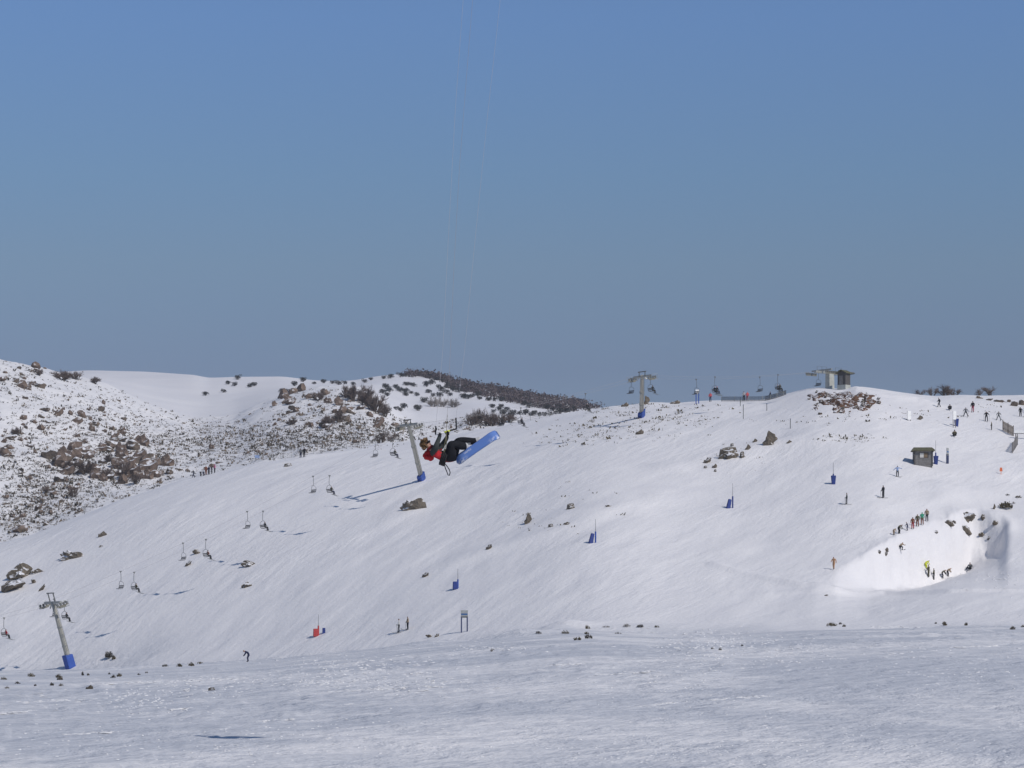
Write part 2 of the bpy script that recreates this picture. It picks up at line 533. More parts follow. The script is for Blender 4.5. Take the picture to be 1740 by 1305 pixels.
# first visible surface point under a picture position
CU = np.arange(-60, 1802, 3.0)
CYS = np.unique(np.concatenate([np.geomspace(20, 330, 200), np.linspace(330, 620, 580), np.linspace(620, 960, 240), np.linspace(960, 1500, 120)]))
def make_cast():
    uu, yy = np.meshgrid(CU, CYS, indexing='ij')
    zz = height((uu - CX) / F * yy, yy)
    rows = HZ - F * zz / yy
    return np.minimum.accumulate(rows, axis=1)
ROWS = make_cast()

def cast(u, row):
    i = int(round((u - CU[0]) / 3.0))
    i = min(max(i, 0), len(CU) - 1)
    a = ROWS[i]
    j = int(np.searchsorted(-a, -row))
    if j >= len(a):
        j = int(np.argmin(a))
    Y = CYS[j]
    if j > 0 and a[j - 1] > row and a[j - 1] != a[j]:
        k = (a[j - 1] - row) / (a[j - 1] - a[j])
        Y = CYS[j - 1] + (CYS[j] - CYS[j - 1]) * min(max(k, 0), 1)
    X = (u - CX) / F * Y
    if a[-1] <= row <= a[0]:
        return Vector((X, Y, (HZ - row) / F * Y))
    return Vector((X, Y, float(height(X, Y))))

def at(u, row, Y):
    return Vector(((u - CX) / F * Y, Y, (HZ - row) / F * Y))

def px(Y):            # metres per picture pixel at depth Y
    return Y / F

def berm(pts, wid, h, asym=0):
    BERMS.append(([tuple(cast(*p)[:2]) for p in pts], wid, h, asym))
_new = []
for pts, wid, h, asym in (
        ([(1212, 958), (1240, 968), (1300, 982), (1360, 995), (1420, 1004), (1500, 1008), (1620, 1006), (1738, 1004)], 1.0, 0.6, 0),
        ([(1449, 664), (1480, 667), (1520, 674), (1560, 682), (1592, 690)], 2.6, 0.9, 0),
        ([(880, 925), (960, 895), (1040, 868), (1110, 838), (1180, 806), (1240, 784), (1300, 762), (1380, 750)], 4.5, 0.9, 1),
        ([(1672, 952), (1690, 932), (1706, 912), (1712, 898), (1706, 884), (1692, 874)], 1.5, 0.8, 0),
        ([(1240, 1016), (1400, 1003), (1500, 1002)], 1.5, 0.25, 0),
        ([(1440, 900), (1520, 868), (1600, 838), (1700, 806), (1738, 790)], 4.0, 0.6, 1),
        ([(650, 893), (690, 874), (714, 862)], 2.5, 0.5, 1),
        ([(700, 1098), (760, 1086), (860, 1076), (950, 1070)], 3.0, 0.5, 0),
        ([(890, 1082), (960, 1072), (1040, 1066), (1110, 1068)], 4.0, 1.0, 0),
        ([(1110, 1165), (1180, 1152), (1225, 1142), (1240, 1134), (1225, 1129), (1190, 1128)], 0.7, 0.16, 0),
        ([(1100, 1150), (1150, 1140), (1185, 1130), (1190, 1112), (1175, 1095), (1200, 1082)], 1.2, 0.2, 0),
        ([(420, 795), (470, 788), (540, 776), (640, 760), (690, 750)], 2.5, 0.5, 0)):
    _new.append(([tuple(cast(*p)[:2]) for p in pts], wid, h, asym))
BERMS += _new
ROWS = make_cast()

# terrain meshes: fan-shaped grids sharing the same columns
ucols = np.unique(np.concatenate([np.arange(-2600, -160, 60.0), np.arange(-160, -20, 10.0), np.arange(-20, 1762, 2.0), np.arange(1770, 1900, 10.0), np.arange(1900, 4400, 60.0)]))
def grid_mesh(name, ygrid, mat):
    n, m = ygrid.shape
    uu = np.repeat(ucols[:, None], m, axis=1)
    X = (uu - CX) / F * ygrid
    Z = height(X, ygrid)
    co = np.stack([X, ygrid, Z], axis=-1).reshape(-1, 3)
    i, j = np.meshgrid(np.arange(n - 1), np.arange(m - 1), indexing='ij')
    a = (i * m + j).ravel()
    faces = np.stack([a, a + m, a + m + 1, a + 1], axis=1)
    me = bpy.data.meshes.new(name)
    me.vertices.add(len(co)); me.vertices.foreach_set('co', co.ravel())
    me.loops.add(faces.size); me.loops.foreach_set('vertex_index', faces.ravel().astype(np.int32))
    me.polygons.add(len(faces))
    me.polygons.foreach_set('loop_start', (np.arange(len(faces)) * 4).astype(np.int32))
    me.polygons.foreach_set('use_smooth', np.ones(len(faces), bool))
    me.materials.append(mat)
    if name in ('snow_field', 'ski_slope'):
        uf = uu.ravel()
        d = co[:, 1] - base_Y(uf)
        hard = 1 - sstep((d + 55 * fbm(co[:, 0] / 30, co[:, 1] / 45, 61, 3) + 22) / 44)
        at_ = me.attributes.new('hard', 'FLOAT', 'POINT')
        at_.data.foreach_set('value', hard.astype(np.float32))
    me.update(calc_edges=True)
    me.validate()
    o = link(name, me)
    o['kind'] = 'structure'
    return o

def span(a, b, m, pw=1.0):
    t = np.linspace(0, 1, m)[None, :] ** pw
    return a[:, None] + (b - a)[:, None] * t
by_, cy_, bY_, cY_ = base_Y(ucols), crest_Y(ucols), b_Y(ucols), c_Y(ucols)
near = np.full_like(by_, 4.0)
tg = np.linspace(0, 1, 190)[None, :]
fg_y = near[:, None] * (by_ / near)[:, None] ** tg
fg_y = np.where(tg < 0.45, fg_y, fg_y)
g1 = 40.0 + (by_ - 40.0)[:, None] * (np.linspace(0, 1, 170)[None, :] ** 1.35)
fg_y = np.concatenate([near[:, None] + (40 - near)[:, None] * np.linspace(0, 1, 12)[None, :-1], g1], axis=1)
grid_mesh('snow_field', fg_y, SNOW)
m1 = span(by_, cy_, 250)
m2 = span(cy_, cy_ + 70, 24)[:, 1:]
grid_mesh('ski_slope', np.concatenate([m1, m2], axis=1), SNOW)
b1 = span(cy_ + 70, bY_, 150)
b2 = span(bY_, bY_ + 130, 16)[:, 1:]
grid_mesh('rocky_hillside', np.concatenate([b1, b2], axis=1), SNOW_B)
c1 = span(bY_ + 130, cY_, 60)
c2 = span(cY_, cY_ + 1500, 12)[:, 1:]
grid_mesh('far_hill', np.concatenate([c1, c2], axis=1), SNOW_C)

# ------------------------------------------------------------------ rocks
def rock_mesh(seed, mat, n=3, flat=0.7, rough=0.5):
    rnd = random.Random(seed)
    bm = bmesh.new()
    bmesh.ops.create_icosphere(bm, subdivisions=n, radius=1.0)
    off = Vector((rnd.uniform(-50, 50), rnd.uniform(-50, 50), rnd.uniform(-50, 50)))
    cuts = [(Vector((rnd.gauss(0, 1), rnd.gauss(0, 1), rnd.gauss(0.15, 0.8))).normalized(), rnd.uniform(0.35, 0.75)) for _ in range(11)]
    for v in bm.verts:
        p = v.co.copy()
        for nrm, d in cuts:
            e = p.dot(nrm) - d
            if e > 0:
                p -= nrm * e * 0.95
        q = p.copy()
        p *= 1 + rough * mnoise.noise(q * 1.6 + off) + 0.3 * mnoise.noise(q * 3.6 + off)
        p += Vector((mnoise.noise(q * 6 + off), mnoise.noise(q * 6 - off), mnoise.noise(q * 6 + off * 2))) * 0.10
        v.co = Vector((p.x, p.y * 0.85, p.z * flat)) * 1.35
    me = bpy.data.meshes.new('rock')
    bm.to_mesh(me)
    bm.free()
    me.materials.append(mat)
    return me

ROCKS = {'tan': [rock_mesh(i, ROCK_TAN, 2, 0.75) for i in range(8)],
         'grey': [rock_mesh(20 + i, ROCK_GREY, 3, 0.7, 0.7) for i in range(7)],
         'snowy': [rock_mesh(40 + i, ROCK_SNOWY, 2, 0.75) for i in range(6)]}

def rock_at(p, w, d, h, kind, name='boulder', label=None, group=None, rz=None, sink=0.35, tilt=0.0):
    o = link(name, random.choice(ROCKS[kind]))
    o.location = (p.x, p.y, p.z + h * (0.5 - sink))
    o.scale = (w / 2, d / 2, h / 2 / 0.72)
    o.rotation_euler = (0, tilt, random.uniform(-0.5, 0.5) if rz is None else rz)
    return tag(o, label, 'rock', group)

# rocks poking out of the main slope: column, row, width, height in picture pixels, lean, label
slope_rocks = [
    (698, 868, 38, 19, -0.25, 'large brown granite outcrop on the open slope below the falling-away lift tower'),
    (896, 891, 13, 12, 0, 'small round brown rock in a snow scoop right of the large slope outcrop'),
    (970, 866, 14, 9, 0, 'flat brown rock on mid slope above the blue padded post'),
    (1239, 781, 34, 18, 0, 'biggest grey boulder of the outcrop on the upper right slope'),
    (1261, 779, 8, 10, 0, 'upright little rock touching the right end of the biggest upper boulder'),
    (1306, 758, 26, 15, 0.1, 'dark boulder with snow on top above and right of the upper outcrop'),
    (1270, 765, 10, 6, 0, 'low rock between the two large boulders of the upper slope'),
    (1244, 759, 6, 5, 0, 'tiny rock just above the biggest grey boulder'),
    (1201, 788, 13, 9, -0.2, 'pointed small rock left of the biggest grey boulder'),
    (1213, 796, 8, 6, 0, 'small rock below the pointed rock on the upper slope'),
    (1199, 796, 6, 4, 0, 'smallest dark stone at the left of the upper outcrop'),
    (1216, 802, 5, 4, 0, 'dark stone lowest in the upper outcrop'),
    (1282, 752, 9, 4, 0, 'thin rock ledge left of the dark snow-topped boulder'),
    (1340, 753, 10, 3, 0, 'thin rock ledge right of the dark snow-topped boulder'),
    (1085, 739, 13, 7, 0, 'flat rock below the crest tower with the blue pad'),
    (120, 951, 40, 15, -0.45, 'long tilted brown rock near the left edge of the slope'),
    (36, 985, 30, 24, -0.7, 'upper half of the big split rock at the far left edge'),
    (18, 1008, 26, 26, -0.8, 'lower half of the big split rock at the far left edge'),
    (62, 974, 24, 5, -0.2, 'thin rock ledge right of the big split rock'),
    (57, 992, 7, 8, -0.6, 'small slab below the thin ledge at the left edge'),
    (70, 1005, 6, 9, -0.6, 'leaning small slab above the lowest lift tower'),
    (173, 912, 16, 6, -0.3, 'thin slanting rock high on the left slope'),
    (172, 930, 6, 3, -0.3, 'speck of rock under the thin slanting rock'),
    (334, 943, 10, 10, 0, 'small rock between the third pair of left chairs'),
    (319, 963, 8, 9, -0.4, 'small split rock below the third pair of left chairs'),
    (424, 963, 24, 8, -0.4, 'slanting brown rock right of the chair shadows'),
    (420, 998, 15, 10, -0.4, 'brown rock with a snow hollow on mid left slope'),
    (722, 981, 11, 7, -0.2, 'lone oval brown rock below the large outcrop'),
    (830, 934, 11, 7, 0, 'small greenish rock with a white drift on mid slope'),
    (936, 896, 9, 5, 0, 'low rock right of the small round brown rock'),
    (963, 892, 11, 5, 0, 'thin rock ledge under the flat brown rock'),
    (1034, 861, 10, 3, 0, 'sliver of rock on the drift ridge of mid slope'),
    (490, 793, 14, 5, 0, 'dark flat rock near the roped trail on the upper left ridge'),
    (1098, 688, 14, 9, 0.3, 'dark rock on the skyline right of the crest tower'),
    (1060, 692, 12, 6, 0, 'rock on the skyline left of the crest tower'),
    (1145, 687, 16, 5, 0, 'flat skyline rocks between crest tower and two-legged blue marker'),
    (1664, 678, 15, 6, 0, 'brown skyline rock below the bare trees at right'),
    (1680, 681, 10, 5, 0, 'brown rock right of the skyline rock under the bare trees'),
    (1697, 684, 15, 5, 0, 'long flat brown rock in the row near the right edge'),
    (1714, 684, 10, 5, 0, 'small rock in the row near the right edge'),
    (1723, 691, 18, 9, -0.3, 'big tan rock near the right edge behind the skiers'),
    (1738, 690, 13, 11, 0, 'tan boulder cut by the right edge of the picture'),
    (1562, 714, 12, 5, 0, 'dark low rock right of the white board'),
    (1643, 883, 25, 14, 0, 'largest brown rock high in the wall of the snow bowl'),
    (1612, 892, 12, 9, 0.2, 'square brown rock left of the largest bowl rock'),
    (1621, 888, 5, 4, 0, 'tiny rock beside the square bowl rock'),
    (1640, 906, 13, 14, 0.3, 'ragged brown rock below the largest bowl rock'),
    (1669, 913, 11, 9, 0, 'brown rock low on the right of the bowl wall'),
    (1680, 916, 5, 5, 0, 'small dark rock beside the low right bowl rock'),
    (1691, 893, 9, 10, 0.4, 'dark rock under the right rim of the bowl'),
    (1670, 882, 8, 8, 0.5, 'dark rock notch at the top right of the bowl'),
    (1589, 906, 12, 4, 0, 'thin yellowish ledge in the left bowl wall'),
    (1689, 866, 5, 6, 0, 'small rock above the snow bowl near the scrub'),
    (1494, 940, 5, 6, 0, 'upper dark stone at the left shoulder of the bowl'),
    (1505, 938, 7, 6, 0, 'dark stone right of the upper one at the left shoulder of the bowl'),
    (1505, 946, 7, 7, 0, 'lower dark stone at the left shoulder of the bowl'),
    (150, 1172, 12, 6, 0, 'pinkish stone lying below the blue pad of the lowest tower'),
    (360, 1174, 12, 5, 0, 'lone tan stone on the flat snow field'),
    (100, 1156, 10, 5, 0, 'tan stone among the tufts at the lower left'),
    (742, 1083, 9, 5, 0, 'dark stone right of the two standing skiers'),
    (730, 1084, 11, 6, -0.2, 'dark slab nearest the two standing skiers'),
    (836, 1106, 8, 4, 0, 'small stone on the flat below the two-legged sign'),
    (1404, 1013, 7, 3, 0, 'speck of rock under the curving trail')]
for u, r, w, h, tl, lab in slope_rocks:
    p = cast(u, r - h * 0.15)
    s = px(p.y)
    rock_at(p, w * s, max(w * 0.55, h) * s, h * s * 1.45, 'grey' if u < 1600 or r > 860 else 'snowy', label=lab, tilt=-tl if tl else 0, rz=random.uniform(-0.3, 0.3), sink=0.3)

# left and middle hillside boulders in clusters (all behind the main slope)
clusters = [  # u, row, su, sr, count, min, max width px
    (25, 640, 25, 14, 10, 6, 18), (45, 655, 12, 12, 8, 6, 18), (70, 632, 35, 6, 8, 4, 10), (40, 735, 28, 18, 14, 4, 12),
    (95, 705, 30, 8, 7, 5, 12), (150, 705, 25, 12, 8, 5, 13), (190, 720, 22, 12, 7, 4, 10), (150, 690, 35, 16, 6, 4, 8),
    (140, 765, 35, 16, 14, 8, 20), (205, 765, 28, 18, 14, 8, 20), (240, 800, 16, 14, 14, 14, 30), (205, 800, 22, 16, 12, 10, 24), (110, 790, 28, 10, 10, 12, 26), (215, 755, 18, 14, 9, 9, 20),
    (150, 800, 20, 12, 7, 8, 18), (60, 800, 35, 16, 14, 5, 16), (105, 832, 28, 12, 12, 5, 16), (40, 860, 35, 14, 10, 4, 10), (55, 905, 14, 6, 5, 6, 18), (25, 890, 18, 8, 5, 4, 10),
    (130, 868, 18, 8, 4, 5, 10), (10, 770, 12, 30, 8, 4, 10), (285, 800, 20, 8, 6, 5, 10), (370, 790, 30, 8, 6, 4, 8), (420, 770, 30, 8, 6, 4, 9),
    (490, 668, 20, 8, 9, 6, 14), (535, 668, 28, 10, 14, 6, 14), (500, 690, 22, 10, 10, 6, 14), (560, 705, 28, 12, 12, 6, 13), (600, 690, 28, 14, 10, 6, 14), (640, 715, 18, 12, 8, 6, 13),
    (520, 730, 34, 12, 10, 5, 11), (600, 735, 34, 10, 10, 4, 10), (665, 725, 10, 10, 5, 6, 12), (820, 715, 30, 7, 7, 4, 9), (770, 725, 25, 6, 6, 4, 8), (860, 718, 20, 4, 4, 4, 8)]
hill_boulders = []
for cu, cr_, su, sr, n, a, b in clusters:
    for _ in range(n):
        u, r = random.gauss(cu, su), random.gauss(cr_, sr)
        if u < -30 or u > 900 or r > crest_row(np.array(u)) - 2 or r < b_row(np.array(u)) - 1:
            continue
        p = cast(u, r)
        if p.y < 600 or p.y > 960:
            continue
        w = a + (b - a) * random.random() ** 1.8
        hill_boulders.append((w, u, r, p))
hill_boulders.sort(key=lambda t: -t[0])
ORD = 'first second third fourth fifth sixth seventh eighth ninth tenth eleventh twelfth thirteenth fourteenth fifteenth sixteenth seventeenth eighteenth nineteenth twentieth'.split()
def nth(i):
    return ORD[i] if i < 20 else (['twenty', 'thirty', 'forty', 'fifty', 'sixty'][(i + 1) // 10 - 2] + ('-' + ORD[(i + 1) % 10 - 1] if (i + 1) % 10 else 'th')).replace('tyth', 'tieth')
areas = {}
for w, u, r, p in hill_boulders[:300]:
    size = 'large' if w > 17 else ('middling' if w > 9 else 'small')
    if u >= 700: where = 'in the scrubby dip behind the kite rider'
    elif u >= 460: where = 'on the rocky knoll behind the lift' + (', upper half' if r < 695 else ', lower half')
    else: where = 'on the left hillside' + (' below the skyline' if r < 690 else (' halfway up' if r < 770 else ' low down')) + (', left edge' if u < 90 else (', mid width' if u < 260 else ', trail side'))
    areas.setdefault((size, where), []).append((u, w, r, p))
for (size, where), lst in areas.items():
    lst.sort(key=lambda t: t[0])
    for i, (u, w, r, p) in enumerate(lst):
        s = px(p.y)
        w *= 1.45
        rock_at(p, w * s, w * s * 0.8, w * s * random.uniform(0.5, 0.85), 'tan' if random.random() < 0.7 else 'snowy', group='boulders on the hillsides behind',
                label='%s tan boulder %s%s' % (size, where, ', %s from left' % nth(i) if len(lst) > 1 else ''), tilt=random.uniform(-0.3, 0.3), sink=0.25)

# ------------------------------------------------------------------ scrub
def clump_geo(rnd, n, spread, size, up=0.6):
    vs, fs = [], []
    for _ in range(n):
        a, rr = rnd.uniform(0, 6.283), spread * math.sqrt(rnd.random())
        b = Vector((rr * math.cos(a), rr * math.sin(a) * 0.8, -0.05 * spread))
        h = size * rnd.uniform(0.5, 1.2)
        lean = Vector((rnd.gauss(0, 0.5), rnd.gauss(0, 0.5), up + rnd.random() * 0.5)).normalized() * h
        side = Vector((rnd.gauss(0, 1), rnd.gauss(0, 1), rnd.gauss(0, 0.4))).normalized() * h * rnd.uniform(0.16, 0.34)
        k = len(vs)
        vs += [b - side * 0.6, b + side * 0.6, b + lean * 0.6 + side, b + lean, b + lean * 0.6 - side]
        fs.append((k, k + 1, k + 2, k + 3, k + 4))
    return vs, fs

def scatter_stuff(name, label, cat, pts, mat, nblade, spread, size):
    """uncountable ground cover: pts = list of (Vector, scale)"""
    rnd = random.Random(hash(name) % 1000 + 5)
    mb = MB()
    protos = [clump_geo(rnd, nblade, spread, size) for _ in range(12)]
    for p, sc in pts:
        vs, fs = rnd.choice(protos)
        a = rnd.uniform(0, 6.283)
        ca, sa = math.cos(a), math.sin(a)
        mb.add([(p.x + sc * (v.x * ca - v.y * sa), p.y + sc * (v.x * sa + v.y * ca), p.z + sc * v.z) for v in vs], fs)
    o = mb.build(name, mat)
    return tag(o, label, cat, kind='stuff')

def hill_pts(regions, lo, hi, ymin, ymax):
    out = []
    for cu, cr_, su, sr, n in regions:
        for _ in range(n):
            u, r = random.gauss(cu, su), random.gauss(cr_, sr)
            if not -40 < u < 1780:
                continue
            p = cast(u, r)
            if ymin < p.y < ymax and abs(HZ - F * p.z / p.y - r) < 3:
                out.append((p, random.uniform(lo, hi) * (0.6 + 1.5 * random.random() ** 3)))
    return out
heath = hill_pts([(a, b, c, d, int(n * 1.75)) for a, b, c, d, n in [(60, 800, 60, 60, 900), (150, 790, 60, 45, 900), (230, 770, 60, 45, 800), (310, 755, 60, 26, 560), (390, 750, 50, 22, 420), (450, 755, 40, 18, 300), (80, 860, 50, 30, 500), (30, 880, 30, 20, 200),
                  (30, 640, 30, 20, 140), (110, 690, 70, 30, 300), (540, 700, 50, 26, 420), (600, 735, 50, 16, 420), (500, 745, 50, 16, 300), (670, 735, 25, 12, 200), (560, 755, 60, 8, 200), (800, 722, 45, 10, 260), (240, 690, 60, 20, 90), (850, 705, 25, 8, 80)]], 0.4, 0.95, 600, 960)
half = len(heath) // 2
random.shuffle(heath)
scatter_stuff('heath_cover', 'low dark heath and grass poking through thin snow on the rocky hillside', 'heath', heath[:half], M['scrub_dark'], 6, 0.6, 0.5)
scatter_stuff('dry_grass_cover', 'dry tan grass and stones poking through thin snow on the rocky hillside', 'grass', heath[half:], M['scrub_tan'], 6, 0.6, 0.45)
crest_t = hill_pts([(1000, 735, 60, 10, 70), (1060, 722, 70, 14, 120), (1120, 715, 50, 12, 90), (1180, 705, 40, 10, 50), (960, 745, 40, 8, 40), (1090, 690, 40, 4, 40), (1450, 706, 60, 8, 40), (1430, 746, 22, 4, 46), (1470, 744, 14, 3, 24), (1040, 700, 30, 5, 30),
                    (620, 757, 50, 4, 40), (1530, 705, 40, 5, 20), (930, 890, 50, 12, 22), (1260, 770, 40, 12, 20), (1000, 840, 40, 15, 10), (1700, 690, 30, 5, 24)], 0.5, 1.05, 300, 600)
scatter_stuff('crest_tussocks', 'scattered grey tussock tips showing through snow along the crest', 'grass', crest_t, M['scrub'], 5, 0.6, 0.32)

def heath_bush(p, w, h, label, group, mat='scrub', nb=26, name='heath_shrub'):
    rnd = random.Random(int(p.x * 131 + p.y * 17))
    root = empty(name, p, rnd.uniform(0, 3), label, 'shrub', group)
    mb = MB()
    for _ in range(nb):
        a, rr = rnd.uniform(0, 6.283), math.sqrt(rnd.random())
        c = Vector((rr * math.cos(a) * w / 2, rr * math.sin(a) * w / 2.4, 0))
        hh = h * (1.05 - 0.6 * rr * rr) * rnd.uniform(0.6, 1.1)
        for _k in range(9):
            q = c + Vector((rnd.gauss(0, w * 0.05), rnd.gauss(0, w * 0.05), hh * rnd.uniform(0.15, 1)))
            s1 = Vector((rnd.gauss(0, 1), rnd.gauss(0, 1), rnd.gauss(0, 1))).normalized() * h * rnd.uniform(0.06, 0.14)
            s2 = s1.orthogonal().normalized() * h * rnd.uniform(0.05, 0.12)
            mb.add([q - s1, q - s2, q + s1, q + s2], [(0, 1, 2, 3)])
    mb.build('foliage', M[mat], root)
    st = MB()
    for _ in range(4):
        a = rnd.uniform(0, 6.283)
        st.tube([(0, 0, -0.12), (math.cos(a) * w * 0.15, math.sin(a) * w * 0.15, h * 0.4), (math.cos(a) * w * 0.3, math.sin(a) * w * 0.3, h * 0.8)], [0.03 * h, 0.02 * h, 0.01 * h], 4)
    st.build('stem', M['bark'], root)
    return root

shrubs = [(185, 1118, 17, 13, 'dark leafy bush with snow gaps on the left slope by the lowest tower'), (193, 1121, 7, 9, 'little round bush just right of the leafy bush by the lowest tower'),
          (960, 1077, 17, 7, 'low brown bush left of the long snow hummock crest'), (998, 1069, 9, 8, 'upright dark bush on the hummock crest'), (982, 1088, 14, 8, 'brown bush at the front left of the hummock'),
          (1000, 1085, 14, 9, 'spiky bush at the front of the hummock'), (997, 1078, 9, 6, 'small bush just above the spiky hummock bush'), (1065, 1065, 16, 6, 'flat olive bush on the back of the hummock'),
          (1088, 1066, 14, 7, 'olive bush right of the flat one on the hummock'), (1116, 1066, 9, 5, 'last small bush at the right end of the hummock'), (915, 1077, 13, 6, 'sparse bush at the left tail of the hummock'),
          (1030, 1066, 13, 4, 'thin scrub line on top of the hummock'), (1050, 1077, 13, 4, 'thin scrub on the front of the hummock'), (1412, 1064, 20, 8, 'dark scrub patch on the flat below the curving trail'), (1434, 1065, 7, 6, 'small bush right of the dark scrub patch'), (1428, 1061, 6, 5, 'tiny bush on the back of the dark scrub patch'),
          (1605, 1063, 11, 8, 'dark bush beside a white drift at lower right'), (1642, 1063, 8, 6, 'tiny bush on the white drift at lower right'), (1590, 1060, 5, 4, 'speck of scrub left of the drift bush at lower right'), (1721, 1070, 9, 7, 'small dark bush near the lower right edge'), (1738, 1066, 6, 5, 'bush cut by the lower right edge'),
          (835, 1107, 7, 4, 'tiny dark tuft below the two-legged sign'), (1210, 1103, 7, 4, 'dark tuft left of the churned snow tracks'), (1224, 1105, 8, 5, 'dark tuft beside the churned snow tracks'), (1261, 1098, 5, 4, 'speck of scrub above the churned tracks'),
          (1708, 864, 25, 15, 'brown scrub patch on the snow right of the bowl'), (1731, 846, 12, 6, 'scrub near the right edge above the bowl'), (1712, 842, 8, 4, 'thin scrub left of the right edge above the bowl'), (1722, 856, 8, 4, 'thin scrub just right of the brown patch'),
          (52, 1150, 15, 8, 'dark tuft cluster left of the lowest tower'), (100, 1152, 12, 8, 'dark tuft below and left of the lowest tower pad'), (30, 1162, 10, 5, 'slanting tuft at lower left'), (6, 1155, 14, 6, 'brown tuft at the lower left edge'), (12, 1170, 8, 5, 'lowest tuft at the lower left edge'),
          (88, 1165, 8, 7, 'small tuft below the pad of the lowest tower'), (104, 1166, 9, 6, 'spread tuft right below the pad of the lowest tower'), (60, 1166, 5, 5, 'tiny round tuft at lower left'), (140, 1148, 5, 8, 'upright stick-like tuft right of the blue pad'), (150, 1148, 5, 5, 'dot of scrub right of the upright tuft'),
          (193, 1152, 11, 6, 'tuft of the pair right of the lowest tower'), (203, 1150, 9, 8, 'darker tuft of the pair right of the lowest tower'), (186, 1146, 5, 4, 'speck above the tuft pair'), (236, 1147, 6, 4, 'lone tuft on the snow edge at left'), (249, 1144, 5, 4, 'last tuft on the snow edge at left'),
          (281, 1133, 11, 6, 'leafless tuft at the foot of the left slope'), (305, 1133, 10, 7, 'middle tuft at the foot of the left slope'), (325, 1132, 12, 8, 'bushy tuft at the foot of the left slope'), (340, 1128, 10, 5, 'right-hand tuft at the foot of the left slope')]
for u, r, w, h, lab in shrubs:
    p = cast(u, r)
    s = px(p.y)
    heath_bush(p, w * s, h * s * 0.9, lab, 'low bushes poking out of the snow', 'scrub' if random.random() < 0.6 else 'scrub_dark', nb=int(14 + w))

# ------------------------------------------------------------------ trees
def branch(mb_t, mb_c, rnd, p, d, L, r, lev, maxlev, droop):
    pts, rad = [p], [r]
    q, dd = p.copy(), d.copy()
    n = 3
    for i in range(n):
        dd = (dd + Vector((rnd.gauss(0, 0.18), rnd.gauss(0, 0.18), droop))).normalized()
        q = q + dd * L / n
        pts.append(q.copy())
        rad.append(r * (1 - 0.55 * (i + 1) / n))
    (mb_t if lev <= 1 else mb_c).tube(pts, rad, 5 if lev == 0 else 3, cap=False)
    if lev < maxlev:
        for i in range(rnd.randint(4, 6)):
            k = rnd.uniform(0.35, 1.0)
            base = pts[min(int(k * n), n)]
            nd = (dd + Vector((rnd.gauss(0, 0.62), rnd.gauss(0, 0.62), rnd.gauss(0.12, 0.3)))).normalized()
            branch(mb_t, mb_c, rnd, base, nd, L * rnd.uniform(0.5, 0.75), r * 0.5, lev + 1, maxlev, droop)

def unit_box(*mbs):
    """scale shapes together to one metre wide and one metre tall"""
    vs = [v for m_ in mbs for v in m_.v]
    zt = sorted(v[2] for v in vs)[int(len(vs) * 0.995)]
    xs = sorted(math.hypot(v[0], v[1]) for v in vs)[int(len(vs) * 0.96)]
    for m_ in mbs:
        m_.v = [(v[0] / xs / 2, v[1] / xs / 2, v[2] / zt) for v in m_.v]

def bare_tree_meshes(seed, H, stems, spread, tw='twig', bark='bark', rad=0.03):
    rnd = random.Random(seed)
    t, c = MB(), MB()
    for i in range(stems):
        a = rnd.uniform(0, 6.283)
        k = rnd.uniform(0.2, 1.0) * spread
        d = Vector((math.cos(a) * k, math.sin(a) * k, 1)).normalized()
        branch(t, c, rnd, Vector((math.cos(a) * 0.05 * H * k, math.sin(a) * 0.05 * H * k, -0.1)), d, H * rnd.uniform(0.4, 0.55), rad * H, 0, 3, 0.02)
    unit_box(t, c)
    return t.mesh('trunk', M[bark]), c.mesh('crown', M[tw])

BARE = [bare_tree_meshes(i, 1.0, 7, 1.0, rad=0.036) for i in range(5)]
BARE_PALE = [bare_tree_meshes(30 + i, 1.0, 7, 0.9, 'twig_pale', 'twig_pale', 0.028) for i in range(3)]
UMB = [bare_tree_meshes(60 + i, 1.0, 3, 0.65, rad=0.03) for i in range(3)]

def gum_meshes(seed, leaf='gum_leaf', nl=420):
    rnd = random.Random(seed)
    t, c = MB(), MB()
    lobes = []
    for i in range(rnd.randint(6, 8)):
        a = rnd.uniform(0, 6.283)
        lobes.append((Vector((math.cos(a) * rnd.uniform(0.1, 0.42), math.sin(a) * rnd.uniform(0.1, 0.42), rnd.uniform(0.16, 0.5))), rnd.uniform(0.26, 0.38)))
    for ce, ra in lobes:
        t.tube([(ce.x * 0.1, ce.y * 0.1, -0.08), (ce.x * 0.4, ce.y * 0.4, ce.z * 0.5), tuple(ce)], [0.035, 0.024, 0.012], 4, cap=False)
    for _ in range(nl):
        ce, ra = rnd.choice(lobes)
        d = Vector((rnd.gauss(0, 1), rnd.gauss(0, 1), rnd.gauss(0.25, 0.9))).normalized()
        q = ce + Vector((d.x * ra * 1.15, d.y * ra * 1.15, d.z * ra * 0.72)) * rnd.uniform(0.55, 1.08)
        s1 = Vector((rnd.gauss(0, 1), rnd.gauss(0, 1), rnd.gauss(0, 0.5))).normalized() * rnd.uniform(0.04, 0.085)
        s2 = s1.cross(Vector((rnd.gauss(0, 1), rnd.gauss(0, 1), rnd.gauss(0, 1)))).normalized() * rnd.uniform(0.03, 0.06)
        c.add([q - s1, q - s2, q + s1, q + s2], [(0, 1, 2, 3)])
    unit_box(t, c)
    return t.mesh('trunk', M['bark']), c.mesh('crown', M[leaf])
GUMS = [gum_meshes(100 + i) for i in range(6)]

def tree(name, meshes, p, w, h, label, cat='tree', group=None):
    o = empty(name, (p.x, p.y, p.z - 0.05 * h), random.uniform(0, 6.28), label, cat, group)
    o.scale = (w, w, h)
    t, c = random.choice(meshes)
    link('trunk', t, o)
    link('crown', c, o)
    return o

